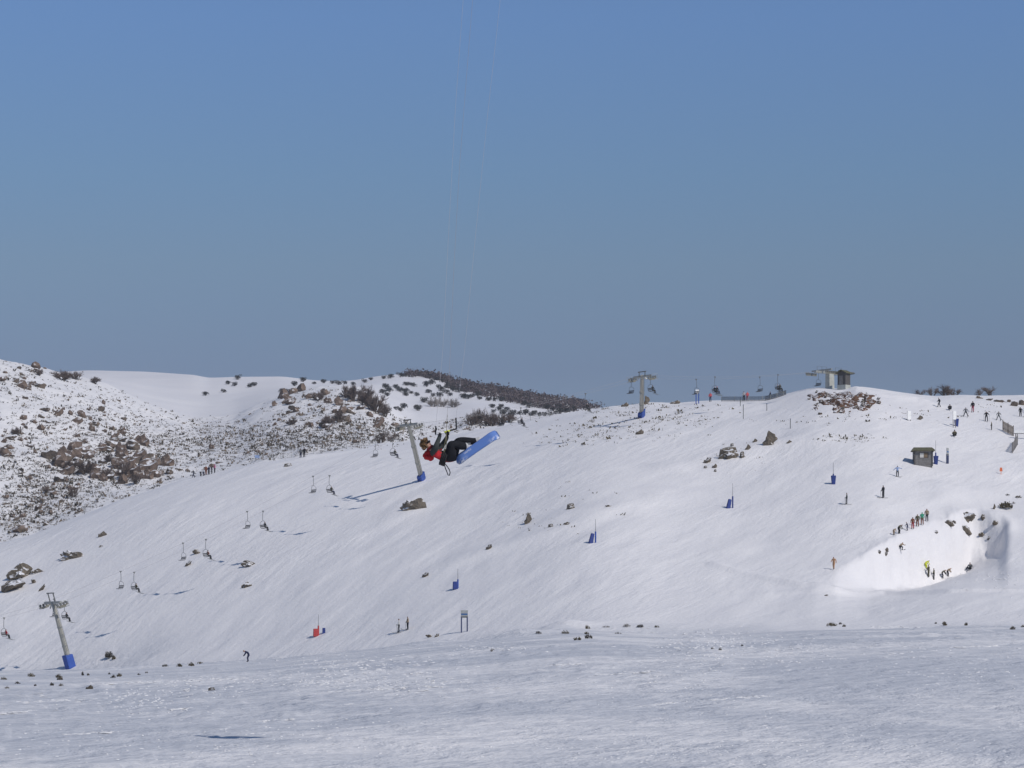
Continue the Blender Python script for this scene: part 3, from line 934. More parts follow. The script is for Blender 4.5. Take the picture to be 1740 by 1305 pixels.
# leafless shrubs on the left hillside, the knoll and the skyline: u, row of base, width px, height px
bare_list = [(105, 645, 32, 13, 'rounded leafless brown bush on the skyline of the left hill'), (130, 645, 24, 12, 'right-hand leafless brown bush on the skyline of the left hill'), (162, 652, 22, 10, 'small grey leafless bush below the skyline bushes at left'),
             (66, 638, 18, 10, 'brown twiggy bush beside the tall rocks near the left skyline'), (30, 740, 20, 12, 'grey leafless bush midway up the left hillside'),
             (120, 800, 22, 16, 'leafless bush among the big boulders, leftmost of the dark thicket'), (148, 805, 30, 22, 'dark twiggy bush in the middle of the boulder thicket'), (180, 812, 26, 18, 'low dark twiggy bush right of the thicket middle'), (212, 812, 26, 26, 'tall twiggy bush beside the biggest left boulder'), (232, 822, 24, 14, 'twiggy bush under the biggest left boulder'), (185, 785, 20, 12, 'twiggy bush above the boulder thicket'), (125, 845, 20, 14, 'dark bush low on the left hillside'), (78, 838, 16, 10, 'small dark bush low on the left hillside'),
             (590, 676, 26, 18, 'leafless tree at the left end of the grey grove on the knoll'), (605, 682, 30, 24, 'second leafless tree of the grey grove on the knoll'), (622, 690, 34, 28, 'tallest leafless tree of the grey grove on the knoll'), (640, 700, 30, 26, 'fourth leafless tree of the grey grove on the knoll'), (655, 708, 24, 18, 'last leafless tree of the grey grove on the knoll'),
             (540, 680, 22, 12, 'dark bush among the knoll rocks'), (555, 725, 28, 16, 'dark twiggy thicket below the knoll rocks'), (575, 718, 24, 16, 'twiggy bush right of the dark thicket below the knoll'), (495, 722, 22, 11, 'dark twiggy bush left below the knoll'), (648, 752, 20, 14, 'twiggy bush at the bend of the roped trail'), (665, 750, 16, 10, 'brown bush beside the bend of the roped trail'),
             (800, 722, 24, 16, 'left leafless tree of the snowy thicket behind the snowboard'), (815, 720, 26, 22, 'tall leafless tree in the snowy thicket behind the snowboard'), (832, 724, 28, 20, 'middle leafless tree of the snowy thicket behind the snowboard'), (850, 724, 26, 16, 'right leafless tree of the snowy thicket behind the snowboard'), (866, 722, 22, 12, 'last low tree of the snowy thicket behind the snowboard')]
for u, r, w, h, lab in bare_list:
    p = cast(u, r)
    if p.y < 600:
        p = cast(u, float(crest_row(np.array(u))) - 3)
    s = px(p.y)
    tree('bare_tree', BARE, p, w * s * 1.1, h * s * 1.25, lab, 'tree', 'leafless trees and bushes on the back hills')
for u, r, w, h, lab in [(735, 691, 26, 15, 'pale frosted leafless tree, left of the pair on the far snow field'), (750, 691, 24, 14, 'pale frosted leafless tree in the middle of the far row'), (772, 692, 26, 13, 'pale frosted leafless tree, right end of the far row'), (655, 742, 16, 9, 'pale frosted bush at the trail bend')]:
    p = cast(u, r)
    s = px(p.y)
    tree('bare_tree', BARE_PALE, p, w * s, h * s * 1.25, lab, 'tree', 'pale frosted trees')
for u, r, w, h, Y, lab in [(1563, 675, 24, 13, 590, 'leafless tree at the left end of the right skyline row'), (1584, 675, 22, 17, 590, 'thin leafless tree second in the right skyline row'), (1606, 675, 38, 20, 585, 'broad umbrella-shaped bare tree on the right skyline'), (1622, 675, 26, 15, 592, 'smaller bare tree right of the umbrella-shaped one'), (1666, 674, 18, 13, 600, 'faint bare tree on the far right skyline'), (1683, 674, 28, 17, 600, 'bare tree with a pale trunk on the far right skyline'), (1548, 677, 20, 8, 600, 'low twiggy bush behind the snow mound on the right skyline')]:
    Y = float(crest_Y(np.array(u))) + 5
    X = (u - CX) / F * Y
    p = Vector((X, Y, float(height(X, Y))))
    top = at(u, r - h, Y).z
    tree('bare_tree', UMB, p, w * px(Y) * 1.15, (top - p.z) * 1.08, lab, 'tree', 'bare trees on the right skyline')

# snow gums on the far hill
gums = [(x, r) for x, r in [(404, 640), (388, 648), (398, 651), (425, 653), (432, 651), (349, 667), (380, 662), (515, 644), (534, 648), (550, 646), (565, 647), (575, 649), (585, 648), (600, 650), (500, 651), (512, 654), (478, 661), (490, 662), (630, 641), (620, 645), (652, 639), (664, 638),
        (680, 636), (690, 635), (702, 634), (712, 634), (722, 635), (732, 638), (742, 641), (752, 645), (762, 650), (774, 655),
        (655, 655), (662, 661), (658, 668), (672, 655), (678, 660), (686, 663), (690, 650), (698, 650), (704, 652), (692, 660), (698, 664), (690, 668), (650, 664), (708, 668), (725, 652), (735, 648), (728, 663), (735, 669), (748, 669), (745, 655), (752, 660), (758, 664), (762, 655), (770, 660), (765, 668),
        (780, 662), (788, 672), (796, 673), (803, 670), (812, 668), (815, 674), (720, 679), (673, 693), (686, 689), (680, 694), (710, 693), (790, 658), (800, 660), (810, 662), (836, 688), (852, 687), (838, 696), (856, 699), (848, 693), (861, 694), (830, 676), (842, 677), (852, 677), (872, 675), (880, 680), (890, 684), (900, 688), (908, 686),
        (872, 701), (884, 700), (893, 700), (905, 702), (916, 702), (926, 704), (936, 706), (944, 703), (952, 706), (930, 690), (940, 693), (948, 690), (958, 694), (966, 696), (975, 704), (908, 698), (960, 706), (870, 670), (886, 672), (898, 676), (920, 680), (866, 705)]]
gum_area = {}
for u, r in sorted(gums):
    p = cast(u, r + 5)
    if p.y < 900:
        for dr in range(1, 16):
            p = cast(u, r + 5 - dr)
            if p.y > 900:
                break
    s = px(p.y)
    w = random.uniform(10, 16) if u > 640 else random.uniform(8, 13)
    where = 'on the skyline' if r < 652 and u > 400 else ('in the snowy clearing' if u < 800 else 'on the right shoulder')
    k = gum_area[where] = gum_area.get(where, -1) + 1
    tree('snow_gum', GUMS, p, w * s, w * s * random.uniform(0.55, 0.75), 'dark rounded snow gum %s of the far hill, %s from left' % (where, nth(k)), 'tree', 'snow gums ' + where + ' of the far hill')

# dense wood along the far ridge, too many trunks to count
wood = []
for _ in range(620):
    u = random.uniform(690, 1045)
    top = float(c_row(np.array(u)))
    r = top + random.random() ** 1.3 * (6 if u < 760 else 16 + (u - 760) * 0.03) - 1
    p = cast(u, r)
    if p.y > 1000:
        wood.append((p, random.uniform(0.7, 1.3)))
mb = MB()
for p, sc in wood:
    rnd = random
    for _ in range(22):
        q = p + Vector((rnd.gauss(0, 1.1), rnd.gauss(0, 1.1), abs(rnd.gauss(1.0, 0.6)))) * sc
        s1 = Vector((rnd.gauss(0, 1), rnd.gauss(0, 1), rnd.gauss(0, 0.7))).normalized() * 0.42 * sc
        s2 = s1.cross(Vector((rnd.gauss(0, 1), rnd.gauss(0, 1), rnd.gauss(0, 1)))).normalized() * 0.34 * sc
        mb.add([q - s1, q - s2, q + s1, q + s2], [(0, 1, 2, 3)])
    mb.tube([p + Vector((0, 0, -0.3)), p + Vector((0, 0, 1.2 * sc))], [0.12, 0.06], 3, cap=False)
tag(mb.build('far_woodland', M['gum_leaf_far']), 'dense reddish grey wood covering the far ridge', 'woodland', kind='stuff')

# ------------------------------------------------------------------ loose snow clods and small wind drifts on the flat
def clods():
    rnd = random.Random(3)
    mb = MB()
    regions = [(620, 1132, 80, 9, 230, 3, 9), (560, 1158, 100, 9, 200, 3, 10), (1190, 1112, 45, 18, 230, 3, 9), (1240, 1092, 70, 8, 150, 3, 8), (235, 1195, 45, 12, 170, 3, 8), (300, 1172, 60, 11, 120, 3, 9),
               (100, 1192, 70, 10, 60, 4, 14), (1350, 1112, 50, 14, 130, 3, 8), (700, 1165, 70, 8, 120, 3, 10), (1120, 1165, 70, 10, 60, 3, 8), (1540, 1105, 80, 12, 60, 4, 12), (1500, 1270, 170, 20, 150, 3, 7), (1150, 1285, 160, 14, 120, 3, 8),
               (900, 1260, 200, 22, 130, 3, 7), (350, 1275, 150, 18, 140, 3, 7), (500, 1235, 120, 14, 70, 3, 8), (1300, 1200, 200, 20, 60, 3, 8), (80, 1260, 60, 20, 50, 3, 8), (1690, 985, 30, 10, 60, 2, 6),
               (820, 1100, 60, 5, 60, 3, 8), (1640, 1150, 70, 10, 50, 3, 9)]
    lines = [(440, 500, 1226, 1222), (1062, 1150, 1202, 1194), (40, 120, 1194, 1189), (110, 200, 1248, 1244), (560, 740, 1175, 1166), (150, 270, 1164, 1158), (580, 600, 1198, 1196), (1205, 1300, 1189, 1183), (1620, 1690, 1100, 1097), (300, 420, 1158, 1152), (0, 60, 1213, 1207), (1480, 1560, 1066, 1066), (930, 1000, 1130, 1128), (1010, 1110, 1148, 1140), (280, 330, 1206, 1203)]
    items = []
    for cu, cr_, su, sr, n, a, b in regions:
        for _ in range(n):
            items.append((rnd.gauss(cu, su), rnd.gauss(cr_, sr), (a + (b - a) * rnd.random() ** 1.6) * 1.5, rnd.uniform(0.3, 0.95)))
    for u0, u1, r0, r1 in lines:
        n = int((u1 - u0) / 3)
        for k in range(n):
            t = rnd.random()
            items.append((u0 + (u1 - u0) * t, r0 + (r1 - r0) * t + rnd.gauss(0, 0.8), rnd.uniform(7, 22), rnd.uniform(0.4, 1.0)))
    for u, r, w, h in items:
        if not (-20 < u < 1760 and 940 < r < 1304):
            continue
        p = cast(u, r)
        s_ = px(p.y)
        W, H = w * s_ * 0.5, h * s_ * 1.3
        D = min(W, max(H * 3.0, W * 0.5))
        a0 = rnd.uniform(0, 1)
        vs, n = [], 7
        for ring, zz in ((1.0, -0.35), (0.66, 0.55)):
            for k in range(n):
                an = 2 * math.pi * (k + a0) / n
                j = rnd.uniform(0.5, 1.3) * ring
                vs.append((p.x + W * math.cos(an) * j, p.y + D * math.sin(an) * j, p.z + H * zz * rnd.uniform(0.8, 1.2)))
        vs.append((p.x, p.y, p.z + H))
        fs = [(k, (k + 1) % n, n + (k + 1) % n, n + k) for k in range(n)] + [(n + k, n + (k + 1) % n, 2 * n) for k in range(n)]
        mb.add(vs, fs)
    tag(mb.build('snow_clods', SNOW_CLOD, None, True), 'loose bright snow clods and little wind drifts scattered over the flat', 'snow', kind='stuff')
clods()

# ------------------------------------------------------------------ chairlift
GAUGE = 5.0
LA, LB = at(90, 1024, 424.0), at(1395, 630, 522.0)
ldir = Vector((LB.x - LA.x, LB.y - LA.y, 0)).normalized()
lperp = Vector((-ldir.y, ldir.x, 0))           # away from the camera
LANG = math.atan2(ldir.y, ldir.x)
def line_at(u):
    k = (u - CX) / F
    t = (k * LA.y - LA.x) / (ldir.x - k * ldir.y)
    return Vector((LA.x + ldir.x * t, LA.y + ldir.y * t, 0)), t
def support(u, row):
    p, t = line_at(u)
    return t, (HZ - row) / F * p.y
SUP = [support(-330, 1118), support(90, 1024), support(694, 722), support(1091, 640), support(1392, 631)]
def rope_z(t):
    for (t0, z0), (t1, z1) in zip(SUP[:-1], SUP[1:]):
        if t <= t1 or (t1, z1) == SUP[-1]:
            k = (t - t0) / (t1 - t0)
            return z0 + (z1 - z0) * k - 4 * k * (1 - k) * (t1 - t0) ** 2 * 0.00036
def rope_pt(t, side):
    return Vector((LA.x, LA.y, 0)) + ldir * t + lperp * (side * GAUGE / 2) + Vector((0, 0, rope_z(t)))
def rope_t(u, side):
    k = (u - CX) / F
    o = lperp * (side * GAUGE / 2)
    return (k * (LA.y + o.y) - (LA.x + o.x)) / (ldir.x - k * ldir.y)
for side, lab in ((-1, 'nearer chairlift haul rope carrying the occupied chairs uphill'), (1, 'farther chairlift haul rope carrying the empty chairs')):
    ts = np.linspace(SUP[0][0], SUP[-1][0], 120)
    mb = MB()
    mb.tube([rope_pt(t, side) for t in ts], 0.013, 5)
    tag(mb.build('haul_rope', M['rope']), lab, 'cable', 'chairlift ropes')

def build_tower(u, base_u, base_r, sup_i, label, rotate_pad=0.0):
    t, zr = SUP[sup_i]
    top = Vector((LA.x, LA.y, 0)) + ldir * t + Vector((0, 0, zr))
    base = cast(base_u, base_r)
    root = empty('lift_tower', base, 0, label, 'lift tower', 'chairlift towers')
    T = top - base
    ax = T.normalized()
    side = lperp
    fwd = (side.cross(ax)).normalized()
    if fwd.dot(ldir) < 0: fwd = -fwd
    L = T.length
    mb = MB()
    mb.tube([-ax * 0.8, ax * (L * 0.33), ax * (L * 0.66), ax * (L + 0.15)], [0.42, 0.38, 0.33, 0.29], 12)
    mast = mb.build('mast', M['mast'], root, True)
    for k in (0.33, 0.62):
        fl = MB()
        fl.tube([ax * (L * k - 0.06), ax * (L * k + 0.06)], 0.46 - 0.06 * k, 12)
        fl.build('flange', M['steel'], mast)
    ld = MB()
    lo = -side * 0.48
    for sx in (-0.18, 0.18):
        ld.tube([ax * 2.4 + lo + fwd * sx, ax * (L - 0.3) + lo + fwd * sx], 0.022, 4)
    z = 2.6
    while z < L - 0.4:
        ld.tube([ax * z + lo - fwd * 0.18, ax * z + lo + fwd * 0.18], 0.016, 4)
        z += 0.35
    ld.build('ladder', M['steel_dark'], root)
    m3 = Matrix((fwd, side, ax)).transposed()
    pad = MB()
    pad.box(ax * 0.85 + Vector((0, 0, 0)), (1.25, 1.25, 2.1), m3)
    pd = pad.build('pad', M['pad_blue'], root)
    bv = pd.modifiers.new('bevel', 'BEVEL'); bv.width = 0.12; bv.segments = 2
    ca = MB()
    ca.box(ax * L, (0.38, GAUGE - 0.4, 0.34), m3)
    ca.box(ax * (L - 0.45) + side * 0.8, (0.14, 0.14, 1.2), m3 @ Euler((0.8, 0, 0)).to_matrix())
    ca.box(ax * (L - 0.45) - side * 0.8, (0.14, 0.14, 1.2), m3 @ Euler((-0.8, 0, 0)).to_matrix())
    ca.build('crossarm', M['steel'], root)
    lf = MB()
    for sy in (-0.75, 0.75):
        lf.box(ax * (L + 0.75) + side * sy, (0.13, 0.13, 1.25), m3)
    lf.box(ax * (L + 1.43), (0.15, 2.1, 0.13), m3)
    lf.build('lifting_frame', M['steel_dark'], root)
    # rope direction at this support
    for s_ in (-1, 1):
        rp = rope_pt(t, s_) - base
        d = (rope_pt(t + 1.5, s_) - rope_pt(t - 1.5, s_)).normalized()
        upv = lperp.cross(d)
        if upv.z < 0: upv = -upv
        mm = Matrix((d, lperp, upv)).transposed()
        sh = MB()
        sh.box(rp - upv * 0.50, (2.0, 0.10, 0.16), mm)
        sh.box(rp - upv * 0.62 , (1.1, 0.22, 0.28), mm)
        beam = sh.build('sheave_beam', M['sheave'], root)
        wh = MB()
        for k in range(4):
            wh.disc(rp - upv * 0.235 + d * (-0.78 + 0.52 * k), lperp, 0.2, 0.09, 12)
        tag(wh.build('sheave_wheels', M['steel_dark'], beam), kind='stuff')
        cw = MB()
        cw.box(rp - upv * 0.72 + lperp * 0.45 * s_, (1.5, 0.4, 0.05), mm)
        cw.tube([rp - upv * 0.7 + lperp * 0.7 * s_ - d * 0.7, rp + upv * 0.2 + lperp * 0.7 * s_ - d * 0.7, rp + upv * 0.2 + lperp * 0.7 * s_ + d * 0.7, rp - upv * 0.7 + lperp * 0.7 * s_ + d * 0.7], 0.025, 4)
        cw.build('catwalk', M['steel'], root)
    return root
build_tower(90, 120, 1134, 1, 'lowest lift tower leaning left with blue base pad, by the left edge')
build_tower(694, 717, 816, 2, 'middle lift tower with blue base pad left of the kite rider')
build_tower(1091, 1090, 709, 3, 'highest lift tower standing upright on the snowy crest')

# --- chairs
def chair_proto():
    root = empty('lift_chair')
    g = MB(); g.box((0, 0, 0), (0.34, 0.10, 0.13)); g.box((0, 0, -0.12), (0.10, 0.08, 0.2)); g.build('grip', M['steel_dark'], root)
    h = MB(); h.tube([(0, 0, -0.1), (0, 0.10, -0.5), (0, 0.12, -1.25), (0, 0, -1.5)], 0.035, 6); h.build('hanger', M['steel_dark'], root)
    b = MB()
    b.tube([(0.05, -0.62, -2.62), (-0.16, -0.66, -2.2), (-0.12, -0.58, -1.72), (-0.02, -0.32, -1.52), (0, 0, -1.48), (-0.02, 0.32, -1.52), (-0.12, 0.58, -1.72), (-0.16, 0.66, -2.2), (0.05, 0.62, -2.62)], 0.028, 6)
    b.tube([(0.05, -0.62, -2.62), (0.42, -0.62, -2.60)], 0.028, 6); b.tube([(0.05, 0.62, -2.62), (0.42, 0.62, -2.60)], 0.028, 6)
    b.build('bail', M['steel_dark'], root)
    s = MB(); s.box((0.22, 0, -2.60), (0.46, 1.2, 0.07)); so = s.build('seat', M['timber_dark'], root)
    k = MB()
    for z in (-2.38, -2.16): k.box((-0.07 - 0.1 * (z + 2.6), 0, z), (0.04, 1.22, 0.15), (0, -0.18, 0))
    k.build('backrest', M['timber_dark'], root)
    return root
chair0 = chair_proto()
chair_used = [False]
def place_chair(u, side, label, group):
    t = rope_t(u, side)
    if not chair_used[0]:
        o = chair0; chair_used[0] = True
    else:
        o = copy_tree(chair0)
    o.location = rope_pt(t, side)
    o.rotation_euler = (0, 0, LANG if side < 0 else LANG + math.pi)
    return tag(o, label, 'chair', group)
empties = [(92, 'empty chair half hidden behind the lowest lift tower'), (205, 'empty chair just right of the lowest lift tower'), (311, 'empty chair third from the left on the lower line'), (420, 'empty chair in the middle of the lower span'), (532, 'empty chair highest on the open lower slope'), (637, 'empty chair just left of the middle tower top, in front of the trail'),
           (852, 'empty chair against the dark far trees'), (962, 'empty chair against the far wood left of the crest tower'), (1072, 'empty chair just left of the crest tower'), (1183, 'empty chair over the blue-legged marker'), (1291, 'empty chair over the net fence'), (1390, 'empty chair hanging at the top station')]
for u, lab in empties:
    place_chair(u, 1, lab, 'empty chairs going down')
occ = [(7, 'chair with a red passenger at the left edge'), (110, 'chair with a dark passenger just right of the lowest tower'), (228, 'occupied chair above the left end of the lower slope'), (350, 'occupied chair above the small rocks of the left slope'), (447, 'occupied chair in the middle of the lower span'), (560, 'occupied chair left of the middle tower shadow'), (668, 'occupied chair just left of the middle tower'),
       (885, 'occupied chair seen against the far trees behind the crest'), (995, 'occupied chair seen against the far ridge below the sky'), (1106, 'occupied chair just right of the crest tower'), (1215, 'chair with two passengers over the crest'), (1322, 'chair with two passengers nearing the snow mound')]
occ_chairs = [(u, place_chair(u, -1, lab, 'occupied chairs going up')) for u, lab in occ]

# --- top station
st_p, st_t = line_at(1408)
st_z = float(height(st_p.x, st_p.y))
ZR = SUP[-1][1]
st = empty('top_station', (st_p.x, st_p.y, st_z), LANG, 'grey top lift station with concrete pillar and bullwheel arm beside the operator hut', 'lift station')
zr = ZR - st_z
mb = MB(); mb.box((0.3, 0, zr / 2 - 0.6), (1.25, 1.1, zr + 0.7), taper=0.95); mb.build('pillar', M['concrete'], st)
mb = MB(); mb.box((-0.6, 0, zr - 0.1), (5.6, 0.5, 0.42)); mb.box((-1.7, 0, zr + 0.25), (0.25, GAUGE, 0.25)); arm = mb.build('arm', M['steel'], st)
mb = MB()
for s_ in (-1, 1):
    mb.box((-1.9, s_ * GAUGE / 2, zr - 0.5), (2.6, 0.12, 0.16))
mb.build('sheave_beam', M['sheave'], st)
mb = MB()
for s_ in (-1, 1):
    for k in range(6):
        mb.disc((-3.1 + 0.48 * k, s_ * GAUGE / 2, zr - 0.24), (0, 1, 0), 0.2, 0.1, 12)
tag(mb.build('sheave_wheels', M['steel_dark'], st), kind='stuff')
mb = MB()
n = 40
ring = [(3.2 + 2.4 * math.cos(2 * math.pi * k / n), 2.4 * math.sin(2 * math.pi * k / n), zr - 0.02) for k in range(n + 1)]
mb.tube(ring, 0.09, 6, cap=False)
for k in range(6):
    a = math.pi * k / 3
    mb.tube([(3.2, 0, zr - 0.02), (3.2 + 2.35 * math.cos(a), 2.35 * math.sin(a), zr - 0.02)], 0.06, 5)
mb.disc((3.2, 0, zr - 0.02), (0, 0, 1), 0.3, 0.3, 12)
mb.build('bullwheel', M['steel_dark'], st)
mb = MB()
mb.box((1.6, 0, zr + 0.2), (4.2, 0.35, 0.16)); mb.box((3.2, 0, zr + 0.35), (0.8, 0.7, 0.45))
for x in (-2.4, -1.2, 0.0, 2.2, 3.8):
    mb.tube([(x, 0.5, zr + 0.1), (x, 0.5, zr + 1.0)], 0.025, 4)
mb.tube([(-2.4, 0.5, zr + 1.0), (0.0, 0.5, zr + 1.0)], 0.022, 4); mb.tube([(2.2, 0.5, zr + 1.0), (3.8, 0.5, zr + 1.0)], 0.022, 4)
mb.build('handrail', M['steel_dark'], st)

# operator hut on stilts of the dirt bank
hp = at(1434, 664, st_p.y - 3.0)
hz = float(height(hp.x, hp.y))
hut = empty('operator_hut', (hp.x, hp.y, hp.z), R(-38), 'small dark operator hut with olive gabled roof standing on the dirt bank', 'hut')
s = px(hp.y)
Wd, Hh = 1.65, 2.15
mb = MB(); mb.box((0, 0, 0.25), (Wd + 0.1, Wd + 0.1, 1.5)); mb.build('footing', M['concrete'], hut)
mb = MB()
w2 = Wd / 2
b0, b1, rg = 1.0, 1.0 + Hh, 1.0 + Hh + 0.42
mb.add([(-w2, -w2, b0), (w2, -w2, b0), (w2, w2, b0), (-w2, w2, b0), (-w2, -w2, b1), (w2, -w2, b1), (w2, w2, b1), (-w2, w2, b1), (0, -w2, rg), (0, w2, rg)],
       [(0, 1, 5, 8, 4), (1, 2, 6, 5), (2, 3, 7, 9, 6), (3, 0, 4, 7), (3, 2, 1, 0)])
mb.build('wall', M['timber_dark'], hut)
mb = MB()
for sx in (-1, 1):
    e = w2 + 0.32
    ez = b1 - 0.42 * 0.32 / w2
    mb.add([(0, -e, rg + 0.03), (sx * e, -e, ez + 0.03), (sx * e, e, ez + 0.03), (0, e, rg + 0.03), (0, -e, rg + 0.15), (sx * e, -e, ez + 0.15), (sx * e, e, ez + 0.15), (0, e, rg + 0.15)],
           [(0, 1, 2, 3), (4, 5, 6, 7), (0, 4, 5, 1), (1, 5, 6, 2), (2, 6, 7, 3), (3, 7, 4, 0)])
mb.build('roof', M['roof_olive'], hut)
mb = MB(); mb.box((-w2 - 0.012, 0, 1.95), (0.05, 0.8, 0.6)); wf = mb.build('window', M['timber'], hut)
mb = MB(); mb.box((-w2 - 0.04, 0, 1.95), (0.02, 0.66, 0.48)); mb.build('pane', M['curtain'], wf)
mb = MB(); mb.box((-0.1, -w2 - 0.02, 1.85), (0.7, 0.05, 1.65)); mb.build('door', M['timber'], hut)

# bare earth bank under the station
def earth_bank():
    us = np.linspace(1370, 1502, 80)
    rs = np.linspace(661, 702, 46)
    verts, idx = [], {}
    for i, u in enumerate(us):
        for j, r in enumerate(rs):
            p = cast(u, r)
            e = ((u - 1436) / 60) ** 2 + ((r - 682) / 17.5) ** 2
            nz = 1.5 * float(fbm(np.array(u / 11), np.array(r / 6), 71, 3))
            lift = 0.62 * (1 - e) + 0.75 * nz - 0.16
            if p.y < 460 or p.y > 545: lift = -1
            verts.append((p.x, p.y - 0.25 * lift, p.z + max(lift, -0.35) * 0.75 + 0.05 * random.random() * (lift > 0)))
    m_ = len(rs)
    fs = [(i * m_ + j, (i + 1) * m_ + j, (i + 1) * m_ + j + 1, i * m_ + j + 1) for i in range(len(us) - 1) for j in range(m_ - 1)]
    mb = MB(); mb.add(verts, fs)
    o = mb.build('earth_bank', EARTH, None, True)
    o['kind'] = 'structure'
earth_bank()
k_ = 0
for _ in range(46):
    u, r = random.choice([(random.gauss(1398, 14), random.gauss(683, 7)), (random.gauss(1440, 26), random.gauss(690, 4)), (random.gauss(1476, 10), random.gauss(686, 4))])
    if not 1372 < u < 1500: continue
    p = cast(u, r); s = px(p.y); w = random.uniform(3, 7.5)
    rock_at(p, w * s, w * s, w * s * 0.9, 'snowy' if random.random() < 0.6 else 'grey', name='rubble_stone', label='snow-dusted rubble stone, %s in the dirt bank below the top station' % nth(k_), group='rubble below the top station', sink=0.15)
    k_ += 1

# ------------------------------------------------------------------ fixtures
def ground(u, r):
    p = cast(u, r)
    return p, px(p.y)

def padded_post(u, r, hp, label, pad='pad_navy', shape='wedge', whip=True, off=-1):
    """marker pole with a thin whip and a foam pad leaning at its foot; hp = total height px"""
    p, s = ground(u, r)
    H = hp * s
    root = empty('marker_post', p, 0, label, 'marker post', 'padded snow-gun and marker posts')
    mb = MB(); mb.tube([(0, 0, -0.3), (0, 0, H * 0.47)], 0.11, 8); mb.build('post', M[pad], root)
    if whip:
        mb = MB(); mb.tube([(0, 0, H * 0.46), (0, 0, H)], [0.035, 0.02], 5); mb.build('whip', M['steel_dark'], root)
    mb = MB()
    if shape == 'wedge':
        mb.box((off * 0.55, -0.1, 0.55), (0.62, 0.5, 1.5), (0, 0.22 * -off, 0.3), taper=0.75)
    elif shape == 'bin':
        mb.box((0.0, -0.2, 0.5), (0.5, 0.5, 1.45), None, taper=1.5)
    else:
        mb.box((off * 0.35, -0.15, 0.4), (0.7, 0.5, 1.1), (0, 0.0, 0.2), taper=0.9)
    o = mb.build('pad', M['pad_navy'] if pad != 'pad_red' else M['pad_red'], root)
    bv = o.modifiers.new('bevel', 'BEVEL'); bv.width = 0.08; bv.segments = 2
    return root
padded_post(1012, 922, 40, 'blue padded post with thin whip below mid slope, pad standing to its left', 'pad_blue')
padded_post(1245, 863, 42, 'blue padded post with thin whip right of mid slope, dark cone pad beside it', 'pad_navy')
padded_post(1416, 822, 36, 'blue bucket-shaped pad with whip on the open right slope', 'pad_navy', 'bin')
padded_post(1590, 788, 40, 'blue bucket-shaped pad with tall whip right beside the timber hut', 'pad_navy', 'bin')
padded_post(1625, 724, 18, 'blue bucket-shaped pad at the foot of the tall white board', 'pad_navy', 'bin', whip=False)
padded_post(778, 1000, 33, 'slim blue padded post alone on the lower slope', 'pad_blue', 'low')
rp = padded_post(541, 1080, 36, 'red padded post with a blue pad beside it on the lower left slope', 'pad_red', 'low')
mb = MB(); mb.box((0.75, 0.0, 0.55), (0.42, 0.5, 1.0), taper=0.9); mb.build('blue_pad', M['pad_navy'], rp)
for u, r, h, lab in ((1263, 712, 24, 'thin dark pole standing alone in front of the net fence'), (1343, 728, 16, 'short thin pole below the snow mound'), (1303, 698, 12, 'thin short pole in front of the net fence'), (1258, 690, 14, 'pale thin pole on the crest by the net fence')):
    p, s = ground(u, r)
    root = empty('marker_pole', p, 0, lab, 'pole', 'thin poles on the crest')
    mb = MB(); mb.tube([(0, 0, -0.3), (0, 0, h * s)], 0.06, 6); po = mb.build('pole', M['steel_dark'], root)
    mb = MB(); mb.tube([(0, 0, h * s - 0.02), (0, 0, h * s + 0.06)], 0.085, 6); mb.build('cap', M['pad_navy'], root)

def leg_sign(u, r, w, hp, panel_h, label, leg='post_navy', panel='sign_grey', bands=True, rz=0.0):
    p, s = ground(u, r)
    root = empty('slope_sign', p, rz, label, 'sign', 'two-legged slope signs')
    W, H, P = w * s, hp * s, panel_h * s
    for sx in (-1, 1):
        mb = MB(); mb.box((sx * (W / 2 - 0.08), 0, (H - P) / 2 - 0.15 + 0.1), (0.17, 0.17, H - P + 0.5)); mb.build('leg', M[leg], root)
    mb = MB(); mb.box((0, -0.03, H - P / 2), (W, 0.1, P)); pn = mb.build('panel', M[panel], root)
    if bands:
        mb = MB(); mb.box((0, -0.085, H - P * 0.52), (W * 0.92, 0.01, P * 0.2)); mb.build('blue_band', M['sign_blue'], pn)
        mb = MB(); mb.box((0, -0.085, H - P * 0.86), (W * 0.92, 0.01, P * 0.14)); mb.build('grey_band', M['steel_dark'], pn)
    return root
leg_sign(789, 1074, 12, 37, 13, 'grey two-legged slope sign with a blue band at the foot of the slope')
leg_sign(1610, 788, 6, 27, 13, 'narrow two-legged sign right of the timber hut', 'post_navy', 'sign_grey', True, 0.9)
leg_sign(1185, 686, 6, 24, 8, 'pale-topped sign on two blue legs on the crest', 'pad_blue', 'white_panel', False)

def board(u, r, w, h, bottom, label, post=True):
    p, s = ground(u, r)
    root = empty('white_board', p, 0.45, label, 'sign', 'white boards on the upper right slope')
    mb = MB()
    for sx in (-1, 1):
        mb.box((sx * (w * s / 2 - 0.06), 0.06, (bottom + h) * s / 2 - 0.2), (0.09, 0.09, (bottom + h) * s + 0.4))
    mb.build('post', M['timber'], root)
    for k in (0, 1):
        mb = MB(); mb.box((0, 0, (bottom + h * (0.25 + 0.5 * k)) * s), (w * s, 0.05, h * s * 0.485)); mb.build('panel', M['white_panel'], root)
board(1545, 715, 7, 15, 2, 'white two-panel board standing on the snow below the mound')
board(1622, 727, 6, 15, 14, 'tall white board on a post above the blue bucket-shaped pad')

